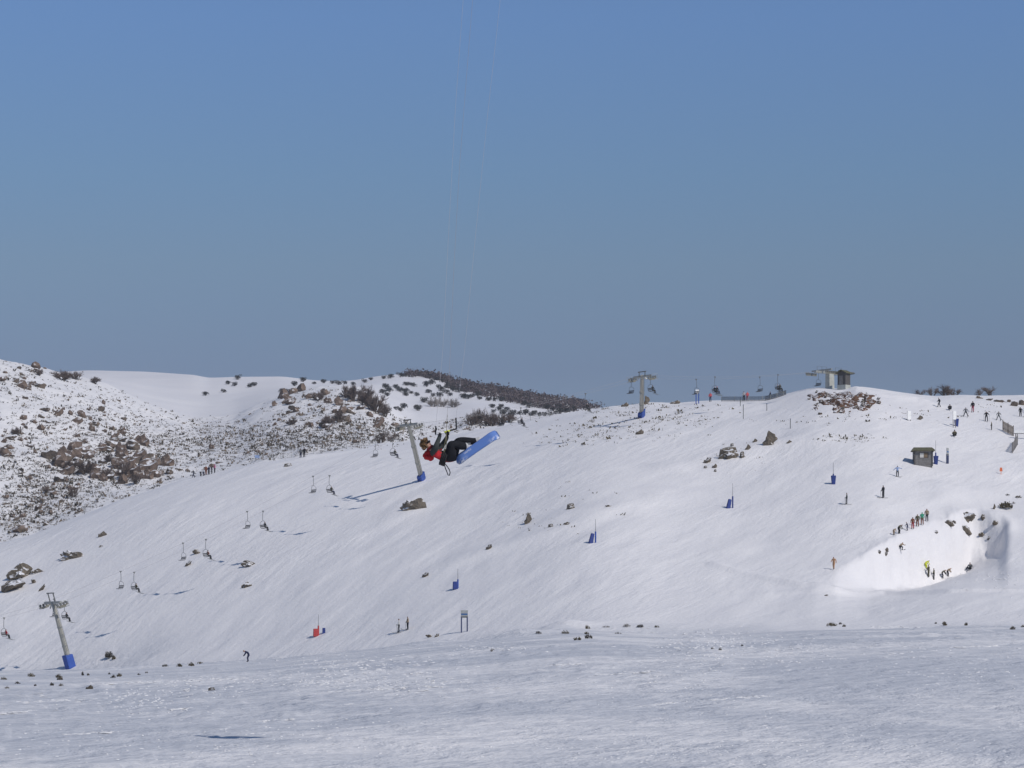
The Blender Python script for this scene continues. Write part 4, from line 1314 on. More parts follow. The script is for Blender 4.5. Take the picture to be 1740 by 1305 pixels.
# timber hut
p, s = ground(1568, 790)
hut2 = empty('timber_hut', p, R(-3), 'weathered timber hut with olive hipped roof and window on the right slope', 'hut')
W, D, Hh = 2.8, 2.2, 2.15
mb = MB()
mb.box((0, 0, Hh / 2 - 0.25), (W, D, Hh + 0.5)); wall = mb.build('wall', M['timber'], hut2)
for k in range(8):
    mb = MB(); mb.box((0, -D / 2 - 0.012, 0.12 + k * 0.27), (W - 0.24, 0.025, 0.245)); mb.build('plank', M['timber'], wall)
for sx in (-1, 1):
    for sy in (-1, 1):
        mb = MB(); mb.box((sx * (W / 2 - 0.02), sy * (D / 2 - 0.0), Hh / 2 - 0.1), (0.22, 0.22, Hh + 0.3)); mb.build('corner_post', M['timber_dark'], hut2)
mb = MB(); mb.box((0.05, -D / 2 - 0.04, 1.42), (1.5, 0.05, 0.85)); wf = mb.build('window', M['timber_dark'], hut2)
mb = MB(); mb.box((-0.26, -D / 2 - 0.08, 1.42), (0.6, 0.02, 0.72)); mb.build('pane', M['curtain'], wf)
mb = MB(); mb.box((0.36, -D / 2 - 0.08, 1.42), (0.55, 0.02, 0.72)); mb.build('pane', M['timber_brown'], wf)
e, ov = 0.42, 0
x0, y0 = W / 2 + 0.38, D / 2 + 0.45
mb = MB()
mb.add([(-x0, -y0, Hh - 0.02), (x0, -y0, Hh - 0.02), (x0, y0, Hh - 0.02), (-x0, y0, Hh - 0.02), (-x0, -y0, Hh + 0.12), (x0, -y0, Hh + 0.12), (x0, y0, Hh + 0.12), (-x0, y0, Hh + 0.12), (-x0 + 0.35, 0, Hh + 0.62), (x0 - 0.35, 0, Hh + 0.62)],
       [(3, 2, 1, 0), (0, 1, 5, 4), (1, 2, 6, 5), (2, 3, 7, 6), (3, 0, 4, 7), (4, 5, 9, 8), (5, 6, 9), (6, 7, 8, 9), (7, 4, 8)])
mb.build('roof', M['roof_olive'], hut2)

# orange marker
p, s = ground(1701, 806)
root = empty('orange_marker', p, 0, 'small orange marker disc on a stick near the right edge', 'marker')
mb = MB(); mb.tube([(0, 0, -0.3), (0, 0, 0.9)], 0.04, 6); mb.build('stick', M['orange'], root)
mb = MB(); mb.box((0, 0, 0.78), (0.48, 0.07, 0.6), taper=0.7); mb.build('flag', M['orange'], root)

# slat fences at the right edge
def slat_fence(a, b, hpx, n, label, mat):
    pa, s = ground(*a); pb, _ = ground(*b)
    root = empty('slat_fence', pa, 0, label, 'fence', 'slatted snow fences at the right edge')
    d = pb - pa
    hd = Vector((d.x, d.y, 0)).normalized()
    rot = Matrix.Rotation(math.atan2(hd.y, hd.x), 3, 'Z')
    H = hpx * s
    me = MB(); me.box((0, 0, H / 2), (Vector((d.x, d.y, 0)).length / n * 0.55, 0.03, H), rot)
    mesh = me.mesh('slat', M[mat])
    for k in range(n + 1):
        q = d * (k / n)
        q.z = float(height(pa.x + q.x, pa.y + q.y)) - pa.z
        o = link('slat', mesh, root); o.location = q
        if k % 8 == 0:
            pm = MB(); pm.tube([(0, 0, -0.4), (0, 0, H * 1.12)], 0.06, 6)
            po = pm.build('post', M['timber_dark'], root); po.location = q
    for hz_ in (0.25, 0.8):
        pts = []
        for k in range(9):
            q = d * (k / 8); q.z = float(height(pa.x + q.x, pa.y + q.y)) - pa.z + H * hz_
            pts.append(q + Vector((0, 0.03, 0)))
        mb = MB(); mb.tube(pts, 0.03, 4); mb.build('rail', M['timber_dark'], root)
slat_fence((1704, 731), (1722, 741), 16, 16, 'brown slatted snow fence running down behind the white barrier', 'timber_brown')
slat_fence((1720, 770), (1729, 756), 17, 16, 'pale slatted snow fence climbing in front of the white barrier', 'timber')
p, s = ground(1724, 746)
root = empty('white_barrier', p, 0, 'long white barrier beam with dark underside at the right edge', 'barrier')
mb = MB(); mb.box((2.4, 0.4, 1.25), (4.8, 0.25, 0.46)); mb.build('beam', M['white_panel'], root)
mb = MB(); mb.box((2.4, 0.4, 1.0), (4.8, 0.2, 0.13)); mb.build('underside', M['timber_dark'], root)
for x in (0.3, 2.4, 4.5):
    mb = MB(); mb.box((x, 0.5, 0.4), (0.14, 0.14, 1.5)); mb.build('post', M['timber_dark'], root)

# net fence on the crest and roped trail fences
def net_fence(pts, hpx, label, posts, net=True, mat='net', group='net and rope fences', ymin=0):
    P = []
    for u, r in pts:
        p = cast(u, r)
        P.append(p)
    s = px(P[0].y); H = hpx * s
    root = empty('net_fence', P[0], 0, label, 'fence', group)
    path = []
    for a, b in zip(P[:-1], P[1:]):
        for k in range(8):
            q = a.lerp(b, k / 8); q.z = float(height(q.x, q.y)); path.append(q - P[0])
    path.append(P[-1] - P[0])
    hs = H if isinstance(H, float) else H
    for i in range(0, len(path), max(1, len(path) // posts)):
        mb = MB(); mb.tube([path[i] + Vector((0, 0, -0.3)), path[i] + Vector((0, 0, H * 1.08))], 0.05, 5); mb.build('post', M['steel'], root)
    rows = (0.3, 0.62, 0.98) if not net else np.linspace(0.04, 1.0, 9)
    mb = MB()
    for k in rows:
        mb.tube([q + Vector((0, 0, H * float(k))) for q in path], 0.018 if net else 0.03, 4)
    if net:
        for i in range(len(path) - 1):
            for j in range(6):
                q = path[i].lerp(path[i + 1], j / 6)
                mb.tube([q + Vector((0, 0, 0.03)), q + Vector((0, 0, H))], 0.016, 3, cap=False)
    mb.build('netting' if net else 'rope', M[mat], root)
    return root
net_fence([(1226, 682), (1262, 682), (1300, 681), (1318, 677), (1336, 671)], 8, 'dark net fence along the crest left of the snow mound', 6)
net_fence([(428, 786), (470, 780), (520, 773), (570, 765), (620, 758), (684, 750)], 7, 'rope fence with posts along the trail behind the upper left ridge', 12, net=False, mat='rope')
net_fence([(868, 722), (895, 716), (920, 711), (948, 705)], 8, 'pale rope fence on the crest left of the occupied far chair', 5, net=False, mat='rope')
# trail board by the group
p, s = ground(437, 783)
root = empty('trail_board', p, 0, 'pale blue board at the trail behind the left ridge', 'sign')
mb = MB(); mb.box((0, 0, 7 * s), (8 * s, 0.06, 5 * s)); mb.build('panel', M['cloth_paleblue'], root)
for sx in (-1, 1):
    mb = MB(); mb.box((sx * 3 * s, 0.05, 3 * s), (0.1, 0.06, 8 * s)); mb.build('post', M['steel_dark'], root)

# ------------------------------------------------------------------ people
def skin_build(name, J, E, sub=1):
    """J: list of (pos, radius or (rx,ry)); E: list of (i, j, region)"""
    me = bpy.data.meshes.new(name)
    me.from_pydata([tuple(j[0]) for j in J], [(a, b) for a, b, _ in E], [])
    o = bpy.data.objects.new(name, me)
    COL.objects.link(o)
    sk = o.modifiers.new('skin', 'SKIN')
    sk.use_smooth_shade = True
    sk.branch_smoothing = 0.3
    for i, j in enumerate(J):
        r = j[1] if isinstance(j[1], tuple) else (j[1], j[1])
        me.skin_vertices[0].data[i].radius = r
        me.skin_vertices[0].data[i].use_root = (i == 0)
    ss = o.modifiers.new('sub', 'SUBSURF')
    ss.levels = ss.render_levels = sub
    bpy.context.view_layer.update()
    dg = bpy.context.evaluated_depsgraph_get()
    ev = o.evaluated_get(dg)
    out = bpy.data.meshes.new_from_object(ev, depsgraph=dg)
    bpy.data.objects.remove(o, do_unlink=True)
    pos = [Vector(j[0]) for j in J]
    idx = []
    for pl in out.polygons:
        c = pl.center
        best, bi = 1e9, 0
        for a, b, reg in E:
            A, B = pos[a], pos[b]
            d = B - A
            k = max(0, min(1, (c - A).dot(d) / max(d.length_squared, 1e-9)))
            dist = (A + d * k - c).length
            ra = J[a][1] if not isinstance(J[a][1], tuple) else J[a][1][0]
            rb = J[b][1] if not isinstance(J[b][1], tuple) else J[b][1][0]
            dist /= (ra + (rb - ra) * k) ** 0.5
            if dist < best:
                best, bi = dist, reg
        idx.append(bi)
    out.polygons.foreach_set('material_index', idx)
    out.polygons.foreach_set('use_smooth', [True] * len(idx))
    out.name = name
    return out
# regions: 0 jacket 1 trousers 2 face 3 hat/helmet 4 boots 5 gloves
def human(pose):
    """facing +X, left side = +Y; returns a continuous skinned mesh"""
    P = dict(pelvis=(0, 0, .95), spine=(0, 0, 1.14), chest=(0.01, 0, 1.36), neck=(0.01, 0, 1.50), head=(0.03, 0, 1.60), crown=(0.02, 0, 1.71),
             sL=(0, .19, 1.42), eL=(0.03, .27, 1.16), wL=(0.15, .26, .95), hL=(0.2, .25, .88), sR=(0, -.19, 1.42), eR=(0.03, -.27, 1.16), wR=(0.15, -.26, .95), hR=(0.2, -.25, .88),
             pL=(0, .10, .88), kL=(0.03, .12, .50), aL=(0, .13, .12), tL=(0.17, .14, .06), pR=(0, -.10, .88), kR=(0.03, -.12, .50), aR=(0, -.13, .12), tR=(0.17, -.14, .06))
    P.update(pose)
    Rr = dict(pelvis=.155, spine=.15, chest=(.155, .17), neck=.065, head=.098, crown=.085, sL=.085, eL=.065, wL=.05, hL=.05, sR=.085, eR=.065, wR=.05, hR=.05,
              pL=.115, kL=.085, aL=.075, tL=.06, pR=.115, kR=.085, aR=.075, tR=.06)
    names = list(P)
    I = {n: i for i, n in enumerate(names)}
    J = [(Vector(P[n]), Rr[n]) for n in names]
    E = [('pelvis', 'spine', 0), ('spine', 'chest', 0), ('chest', 'neck', 0), ('neck', 'head', 2), ('head', 'crown', 3)]
    for s_ in 'LR':
        E += [('chest', 's' + s_, 0), ('s' + s_, 'e' + s_, 0), ('e' + s_, 'w' + s_, 0), ('w' + s_, 'h' + s_, 5), ('pelvis', 'p' + s_, 1), ('p' + s_, 'k' + s_, 1), ('k' + s_, 'a' + s_, 1), ('a' + s_, 't' + s_, 4)]
    return skin_build('person', J, [(I[a], I[b], r) for a, b, r in E])
def shift(d, dx=0, dz=0):
    return {k: (v[0] + dx, v[1], v[2] + dz) for k, v in d.items()}
POSES = {
    'stand': human({}),
    'ski': human(dict(pelvis=(-.06, 0, .88), spine=(0.02, 0, 1.05), chest=(0.10, 0, 1.25), neck=(0.16, 0, 1.38), head=(0.20, 0, 1.48), crown=(0.2, 0, 1.59), sL=(.1, .19, 1.31), sR=(.1, -.19, 1.31), eL=(.18, .32, 1.08), eR=(.18, -.32, 1.08),
                      wL=(.38, .36, 1.0), wR=(.38, -.36, 1.0), hL=(.45, .36, 1.0), hR=(.45, -.36, 1.0), pL=(-.04, .11, .82), pR=(-.04, -.11, .82), kL=(.1, .16, .46), kR=(.1, -.16, .46), aL=(-.02, .17, .12), aR=(-.02, -.17, .12), tL=(.16, .18, .06), tR=(.16, -.18, .06))),
    'wide': human(dict(pelvis=(-.03, 0, .86), spine=(0, 0, 1.05), chest=(.04, 0, 1.27), neck=(.06, 0, 1.41), head=(.08, 0, 1.51), crown=(.08, 0, 1.62), sL=(.03, .2, 1.33), sR=(.03, -.2, 1.33), eL=(.06, .36, 1.1), eR=(.06, -.36, 1.1), wL=(.22, .42, .96), wR=(.22, -.42, .96), hL=(.28, .42, .93), hR=(.28, -.42, .93),
                      pL=(0, .12, .8), pR=(0, -.12, .8), kL=(.06, .24, .45), kR=(.06, -.24, .45), aL=(0, .36, .12), aR=(0, -.36, .12), tL=(.17, .38, .06), tR=(.17, -.38, .06))),
    'walk': human(dict(pL=(0, .1, .88), kL=(.2, .11, .54), aL=(.25, .12, .13), tL=(.42, .12, .08), kR=(-.03, -.11, .5), aR=(-.27, -.12, .15), tR=(-.12, -.12, .06), eL=(-.12, .28, 1.17), wL=(-.1, .28, .93), hL=(-.08, .28, .86), eR=(.14, -.28, 1.18), wR=(.33, -.26, 1.05), hR=(.4, -.26, 1.04),
                      chest=(.06, 0, 1.36), neck=(.09, 0, 1.49), head=(.12, 0, 1.59), crown=(.13, 0, 1.70), sL=(.05, .19, 1.42), sR=(.05, -.19, 1.42))),
    'crouch': human(dict(pelvis=(-.2, 0, .58), spine=(-.05, 0, .72), chest=(.16, 0, .85), neck=(.28, 0, .94), head=(.35, 0, 1.02), crown=(.38, 0, 1.13), sL=(.16, .2, .9), sR=(.16, -.2, .9), eL=(.3, .34, .72), eR=(.3, -.34, .72), wL=(.5, .36, .75), wR=(.5, -.36, .75), hL=(.57, .36, .77), hR=(.57, -.36, .77),
                        pL=(-.17, .12, .53), pR=(-.17, -.12, .53), kL=(.15, .2, .48), kR=(.15, -.2, .48), aL=(-.02, .2, .12), aR=(-.02, -.2, .12), tL=(.16, .22, .06), tR=(.16, -.22, .06))),
    'stoop': human(dict(pelvis=(-.16, 0, .82), spine=(-.02, 0, .98), chest=(.18, 0, 1.1), neck=(.32, 0, 1.14), head=(.41, 0, 1.16), crown=(.50, 0, 1.22), sL=(.18, .19, 1.12), sR=(.18, -.19, 1.12), eL=(.28, .24, .86), eR=(.28, -.24, .86), wL=(.42, .2, .68), wR=(.42, -.2, .68), hL=(.46, .18, .62), hR=(.46, -.18, .62),
                       pL=(-.13, .11, .77), pR=(-.13, -.11, .77), kL=(.03, .14, .46), kR=(.03, -.14, .46), aL=(-.05, .14, .12), aR=(-.05, -.14, .12), tL=(.12, .15, .06), tR=(.12, -.15, .06))),
    'sit': human(dict(pelvis=(-.1, 0, .16), spine=(-.16, 0, .36), chest=(-.12, 0, .58), neck=(-.08, 0, .72), head=(-.04, 0, .82), crown=(-.04, 0, .93), sL=(-.12, .19, .64), sR=(-.12, -.19, .64), eL=(-.02, .3, .42), eR=(-.02, -.3, .42), wL=(.18, .24, .4), wR=(.18, -.24, .4), hL=(.25, .22, .42), hR=(.25, -.22, .42),
                     pL=(0, .12, .16), pR=(0, -.12, .16), kL=(.33, .18, .42), kR=(.33, -.18, .42), aL=(.5, .2, .12), aR=(.5, -.2, .12), tL=(.62, .22, .2), tR=(.62, -.22, .2))),
    'chair': human(dict(pelvis=(0.05, 0, .16), spine=(0, 0, .36), chest=(0.02, 0, .58), neck=(.04, 0, .72), head=(.07, 0, .82), crown=(.07, 0, .93), sL=(.02, .19, .64), sR=(.02, -.19, .64), eL=(.08, .28, .42), eR=(.08, -.28, .42), wL=(.3, .2, .34), wR=(.3, -.2, .34), hL=(.36, .18, .34), hR=(.36, -.18, .34),
                       pL=(.12, .11, .13), pR=(.12, -.11, .13), kL=(.5, .13, .14), kR=(.5, -.13, .14), aL=(.56, .14, -.28), aR=(.56, -.14, -.28), tL=(.72, .15, -.36), tR=(.72, -.15, -.36))),
    'arms': human(dict(sL=(0, .19, 1.42), eL=(.02, .46, 1.30), wL=(.05, .68, 1.25), hL=(.06, .76, 1.25), eR=(.02, -.42, 1.2), wR=(.08, -.6, 1.05), hR=(.1, -.68, 1.02), kL=(.08, .14, .5), kR=(.08, -.14, .5))),
}
def gear_meshes():
    ski = MB()
    ski.box((0.05, 0, 0.02), (1.45, 0.09, 0.03)); ski.box((0.86, 0, 0.07), (0.22, 0.08, 0.025), (0, -0.5, 0))
    pole = MB(); pole.tube([(0, 0, 0), (0, 0, 1.05)], 0.016, 5); pole.disc((0, 0, 0.08), (0, 0, 1), 0.06, 0.015, 8)
    brd = MB(); brd.box((0, 0, 0.03), (0.27, 1.15, 0.025)); brd.box((0, 0.68, 0.075), (0.25, 0.24, 0.025), (0.4, 0, 0)); brd.box((0, -0.68, 0.075), (0.25, 0.24, 0.025), (-0.4, 0, 0))
    return ski.mesh('ski', M['steel_dark']), pole.mesh('ski_pole', M['steel_dark']), brd.mesh('snowboard', M['steel_dark'])
SKI, POLE, BRD = gear_meshes()
def person(p, pose, face, jacket, trousers, hat, label, group=None, scale=1.0, gear=None, gloves='black', lean=0.0, boots='black'):
    root = link('person', POSES[pose])
    root.location = p
    root.rotation_euler = (lean, 0, R(face))
    root.scale = (scale,) * 3
    tag(root, label, 'person', group)
    if not POSES[pose].materials:
        for _ in range(6):
            POSES[pose].materials.append(None)
    for i, mname in enumerate((jacket, trousers, None, hat, boots, gloves)):
        root.material_slots[i].link = 'OBJECT'
        root.material_slots[i].material = M['skin'] if mname is None else M[mname if mname.startswith('hair') else 'cloth_' + mname]
    if gear == 'ski':
        dy = 0.17 if pose == 'ski' else (0.37 if pose == 'wide' else 0.14)
        for s_ in (-1, 1):
            o = link('ski', SKI, root); o.location = (0, s_ * dy, 0.0); o.rotation_euler = (0, 0, 0.12 * s_ if pose == 'wide' else 0)
            o = link('ski_pole', POLE, root); o.location = (0.3 if pose == 'ski' else 0.18, s_ * (0.42 if pose != 'stand' else 0.3), 0.0); o.rotation_euler = (0, 0.1, 0)
    elif gear == 'board':
        o = link('snowboard', BRD, root); o.rotation_euler = (0, 0, 0)
    return root

# column, row of feet, pose, facing (deg, 0 = right, 90 = away, -90 = towards us), jacket, trousers, hat, gear, scale, label
PEOPLE = [
    (678, 1075, 'stand', 180, 'palegrey', 'black', 'black', 'ski', 1.08, 'skier in pale jacket and black trousers, left of the pair by the two-legged sign'),
    (693, 1070, 'stand', 200, 'tan', 'black', 'black', 'ski', 1.02, 'skier in tan jacket and black trousers, right of the pair by the two-legged sign'),
    (421, 1125, 'stoop', 180, 'navy', 'navy', 'hair_gold', None, 1.0, 'person in navy stooping forward alone at the foot of the left slope'),
    (1439, 857, 'stand', 170, 'greengrey', 'charcoal', 'charcoal', 'ski', 1.0, 'lone skier in grey-green on the open right slope, lower of the two'),
    (1501, 846, 'stand', 210, 'charcoal', 'black', 'black', 'ski', 1.08, 'lone skier in dark clothing on the open right slope, upper of the two'),
    (1525, 810, 'arms', 260, 'paleblue', 'charcoal', 'black', 'board', 0.98, 'snowboarder in pale blue jacket with arms out below the timber hut'),
    (1596, 692, 'walk', 180, 'black', 'black', 'black', None, 1.0, 'person in black walking, highest on the right slope'),
    (1614, 697, 'sit', 262, 'charcoal', 'black', 'black', None, 1.15, 'dark figure sitting on the snow near the top right'),
    (1641, 708, 'wide', 260, 'grey', 'charcoal', 'charcoal', 'ski', 1.0, 'skier in grey with legs apart near the top right'),
    (1653, 701, 'stand', 240, 'black', 'rose', 'black', None, 1.18, 'person in black top and rose trousers near the top right'),
    (1676, 716, 'ski', 265, 'black', 'charcoal', 'white', 'ski', 1.12, 'skier in black with white helmet coming down at right'),
    (1697, 714, 'wide', 265, 'grey', 'grey', 'charcoal', 'ski', 0.95, 'skier in grey with wide stance above the brown slat fence'),
    (1685, 731, 'stand', 180, 'olive', 'charcoal', 'tan', None, 0.85, 'small person in olive left of the brown slat fence'),
    (1734, 708, 'stand', 260, 'black', 'black', 'black', None, 1.0, 'person in black at the right edge beside the tan boulder'),
    (1740, 709, 'stand', 260, 'white', 'white', 'white', None, 1.0, 'person in white cut by the right edge'),
    (1622, 742, 'sit', 262, 'olive', 'black', 'black', None, 1.25, 'dark figure sitting below the tall white board'),
    (1519, 909, 'stoop', 30, 'tan', 'tan', 'tan', None, 0.75, 'stooping tan figure, lowest left in the line on the bowl rim'),
    (1528, 907, 'stoop', 20, 'olive', 'black', 'black', None, 1.05, 'stooping figure in olive and black, second in the bowl rim line'),
    (1542, 902, 'ski', 180, 'navy', 'navy', 'charcoal', None, 0.8, 'small skier in blue-grey in the bowl rim line'),
    (1551, 899, 'stand', 250, 'brown', 'red', 'black', None, 1.0, 'person in red trousers in the bowl rim line'),
    (1559, 895, 'stand', 250, 'olive', 'brown', 'tan', None, 1.05, 'person in olive jacket between red and green in the bowl rim line'),
    (1567, 892, 'stand', 260, 'green', 'brown', 'green', None, 1.08, 'person in bright green jacket in the bowl rim line'),
    (1575, 886, 'stand', 250, 'tan', 'black', 'brown', None, 1.08, 'person in tan jacket and black trousers, highest in the bowl rim line'),
    (1531, 935, 'crouch', 40, 'tan', 'charcoal', 'tan', 'board', 1.0, 'crouching snowboarder dropping into the snow bowl'),
    (1417, 968, 'walk', 240, 'orangetan', 'orangetan', 'brown', None, 1.0, 'person in orange-tan walking alone left of the snow bowl'),
    (1574, 967, 'stoop', 20, 'yellow', 'yellow', 'olive', None, 1.0, 'person in bright yellow bending in the bottom of the bowl'),
    (1578, 981, 'stand', 200, 'olive', 'olive', 'olive', None, 1.05, 'person in olive standing just below the yellow one'),
    (1587, 986, 'stand', 160, 'olive', 'black', 'black', None, 1.0, 'person in olive and black, lowest of the group in the bowl'),
    (1602, 983, 'stoop', 0, 'olive', 'charcoal', 'tan', None, 1.0, 'stooping person, left of the right-hand pair in the bowl'),
    (1611, 980, 'stoop', 10, 'tan', 'black', 'tan', None, 1.0, 'stooping person in tan, right of the right-hand pair in the bowl'),
    (1648, 969, 'sit', 240, 'grey', 'black', 'grey', None, 1.25, 'person sitting alone at the right side of the bowl floor'),
    (1207, 683, 'stand', 250, 'coral', 'navy', 'black', None, 1.0, 'person in red jacket on the crest under the double chair'),
    (1264, 681, 'stand', 250, 'palegrey', 'black', 'black', None, 1.0, 'person in pale jacket in front of the net fence, left of the red one'),
    (1270, 681, 'stand', 260, 'coral', 'rose', 'coral', None, 0.95, 'person in red in front of the net fence'),
    (1309, 679, 'stand', 200, 'navy', 'navy', 'navy', None, 0.85, 'small navy figure by the right end of the net fence'),
]
for u, r, pose, face, j, t, hat, gear, sc, lab in PEOPLE:
    p = cast(u, r)
    person(p, pose, face, j, t, hat, lab, 'people on the slopes', sc, gear)
# hikers on the trail behind the left ridge
for u, dr, pose, face, j, t, hat, sc, lab in [
    (329, 0, 'walk', 200, 'grey', 'navy', 'palegrey', 1.0, 'walker in grey, leftmost of the group behind the left ridge'),
    (341, 0, 'stoop', 20, 'white', 'black', 'black', 1.1, 'stooping walker in white jacket in the group behind the left ridge'),
    (346, 0, 'stand', 240, 'white', 'navy', 'grey', 0.9, 'walker in white next to the brown one behind the left ridge'),
    (350, 0, 'stand', 250, 'brown', 'brown', 'tan', 1.15, 'walker in brown in the group behind the left ridge'),
    (355, 0, 'stand', 230, 'navy', 'black', 'black', 1.05, 'walker in black between brown and pink behind the left ridge'),
    (360, 0, 'stand', 200, 'black', 'black', 'black', 1.0, 'second dark walker beside the pink one behind the left ridge'),
    (365, 0, 'stand', 210, 'pink', 'black', 'pink', 1.05, 'walker in pink, rightmost of the group behind the left ridge'),
    (511, 0, 'stand', 240, 'grey', 'navy', 'black', 1.1, 'left one of two walkers at the rope fence'),
    (517, 0, 'stand', 240, 'black', 'black', 'black', 1.15, 'right one of two walkers at the rope fence')]:
    top = float(ROWS[int(round((u - CU[0]) / 3.0))][np.searchsorted(CYS, crest_Y(np.array(u)))])
    p = cast(u, top + 1.0)
    person(p, pose, face, j, t, hat, lab, 'walkers on the trail behind the left ridge', sc * 0.88)
# lift passengers
cols = {7: [('red', 'black', 'brown')], 110: [('black', 'black', 'black')], 228: [('olive', 'black', 'black')], 350: [('brown', 'black', 'black')], 447: [('charcoal', 'black', 'black')], 560: [('olive', 'navy', 'palegrey')], 668: [('olive', 'navy', 'black')],
        885: [('navy', 'black', 'black')], 995: [('black', 'black', 'white')], 1106: [('charcoal', 'black', 'black')], 1215: [('black', 'navy', 'coral'), ('navy', 'navy', 'tan')], 1322: [('olive', 'black', 'black'), ('palegrey', 'charcoal', 'olive')]}
plab = {7: 'red-jacketed lift passenger at the left edge', 110: 'lift passenger in black beside the lowest tower', 228: 'lift passenger in olive above the lower left slope', 350: 'lift passenger in brown above the small rocks', 447: 'lift passenger in charcoal in the middle of the lower span', 560: 'lift passenger in olive jacket left of the middle tower shadow', 668: 'lift passenger in navy trousers just left of the middle tower',
        885: 'lift passenger in navy seen against the far trees', 995: 'lift passenger in black with white helmet against the far ridge', 1106: 'lift passenger in charcoal right of the crest tower', 1215: 'lift passenger on the double chair over the crest, %s seat', 1322: 'lift passenger on the chair nearing the mound, %s seat'}
for u, ch in occ_chairs:
    lst = cols[u]
    for i, (j, t, hat) in enumerate(lst):
        off = (0.0 if u in (885,) else -0.25) if len(lst) == 1 else (-0.3, 0.3)[i]
        q = ch.location + Matrix.Rotation(LANG, 3, 'Z') @ Vector((0.12, off, -2.56))
        lab = plab[u] % ('near', 'far')[i] if len(lst) > 1 else plab[u]
        pr = person(q, 'chair', math.degrees(LANG), j, t, hat, lab, 'lift passengers', 1.0)
        for s_ in (-1, 1):
            o = link('ski', SKI, pr); o.location = (0.62, s_ * 0.15, -0.47); o.rotation_euler = (0, 0.25, 0); o.scale = (0.8, 1, 1)

# ------------------------------------------------------------------ airborne kite rider (about 80 m away, 6 m up)
RY = 80.0
RO = at(775, 765, RY)
RS = F / RY
def Zp(zx, zy, dy=0.0):       # study-sheet coordinates of the rider -> metres around RO
    return Vector(((680 + zx / 8.7 - 775) / RS, dy, (765 - 690 - zy / 8.7) / RS))
RJ = dict(pelvis=((748, 778, .02), .185), spine=((645, 762, 0), .185), chest=((535, 712, 0), (.205, .19)), neck=((462, 645, -.01), .068), chin=((425, 602, -.03), .085), head=((392, 566, -.03), .102), crown=((360, 520, -.02), .088),
          sN=((492, 705, -.19), .115), eN=((535, 612, -.36), .085), wN=((580, 480, -.24), .06), hN=((592, 432, -.18), .05),
          sF=((530, 660, .18), .11), eF=((625, 560, .26), .085), wF=((688, 462, .12), .06), hF=((700, 428, .08), .045),
          pN=((752, 770, -.09), .16), kN=((745, 560, -.17), .15), aN=((950, 600, -.02), .115), tN=((1008, 578, .04), .082),
          pF=((775, 757, .12), .16), kF=((845, 505, .13), .13), aF=((1125, 518, .12), .095), tF=((1195, 466, .14), .078))
RE = [('pelvis', 'spine', 0), ('spine', 'chest', 0), ('chest', 'neck', 0), ('neck', 'chin', 2), ('chin', 'head', 2), ('head', 'crown', 3)]
for s_ in 'NF':
    RE += [('chest', 's' + s_, 0), ('s' + s_, 'e' + s_, 0), ('e' + s_, 'w' + s_, 0), ('w' + s_, 'h' + s_, 5), ('pelvis', 'p' + s_, 1), ('p' + s_, 'k' + s_, 1), ('k' + s_, 'a' + s_, 1), ('a' + s_, 't' + s_, 4)]
rn = list(RJ); ri = {n: i for i, n in enumerate(rn)}
rmesh = skin_build('person', [(Zp(*RJ[n][0]), RJ[n][1]) for n in rn], [(ri[a], ri[b], r) for a, b, r in RE], sub=2)
for k in ('cloth_greengrey', 'cloth_black', 'skin', 'hair_brown', 'cloth_palegrey', 'cloth_black', 'cloth_red'):
    rmesh.materials.append(M[k])
for pl in rmesh.polygons:
    c = pl.center
    zx = (c.x * RS + 775 - 680) * 8.7
    zy = (765 - 690 - c.z * RS) * 8.7
    if pl.material_index == 0:
        if (440 < zx < 612 and zy > 795 - (zx - 440) * 1.0) or (655 < zx < 790 and zy > 690):
            pl.material_index = 6
rider = link('person', rmesh)
rider.location = RO
tag(rider, 'airborne kite rider with curly hair, red and grey jacket, lying back in the air', 'person')

def ico(mb, c, r, sub=1, mi=0, squash=(1, 1, 1), jit=0.0, rnd=random):
    bm = bmesh.new()
    bmesh.ops.create_icosphere(bm, subdivisions=sub, radius=1.0)
    vs = []
    for v in bm.verts:
        k = r * (1 + rnd.uniform(-jit, jit))
        vs.append(Vector(c) + Vector((v.co.x * squash[0], v.co.y * squash[1], v.co.z * squash[2])) * k)
    fs = [tuple(v.index for v in f.verts) for f in bm.faces]
    bm.free()
    mb.add(vs, fs, mi)

face_dir = Vector((0.72, -0.52, 0.42)).normalized()
head_up = (Zp(360, 520) - Zp(425, 602)).normalized()
head_up = (head_up - face_dir * head_up.dot(face_dir)).normalized()
face_side = face_dir.cross(head_up).normalized()
hc = Zp(388, 562, -.03)
rnd = random.Random(5)
mb = MB()
for _ in range(330):
    d = Vector((rnd.gauss(0, 1), rnd.gauss(0, 1), rnd.gauss(0, 1))).normalized()
    if d.dot(face_dir) > 0.30 - 0.45 * max(0, d.dot(head_up)) and d.dot(head_up) < 0.75:
        continue
    if d.dot(head_up) < -0.6:
        continue
    q = hc + d * rnd.uniform(0.105, 0.168)
    ico(mb, q, rnd.uniform(0.018, 0.036), 1, 0 if rnd.random() < 0.55 else 1, jit=0.3, rnd=rnd)
mb.build('hair', [M['hair_brown'], M['hair_gold']], rider)
mb = MB()
mb.add([hc + face_dir * 0.095 + head_up * 0.018, hc + face_dir * 0.135 - head_up * 0.03, hc + face_dir * 0.093 - head_up * 0.04 + face_side * 0.02, hc + face_dir * 0.093 - head_up * 0.04 - face_side * 0.02], [(0, 1, 2), (0, 3, 1), (1, 3, 2)])
mb.build('nose', M['skin'], rider)
mb = MB()
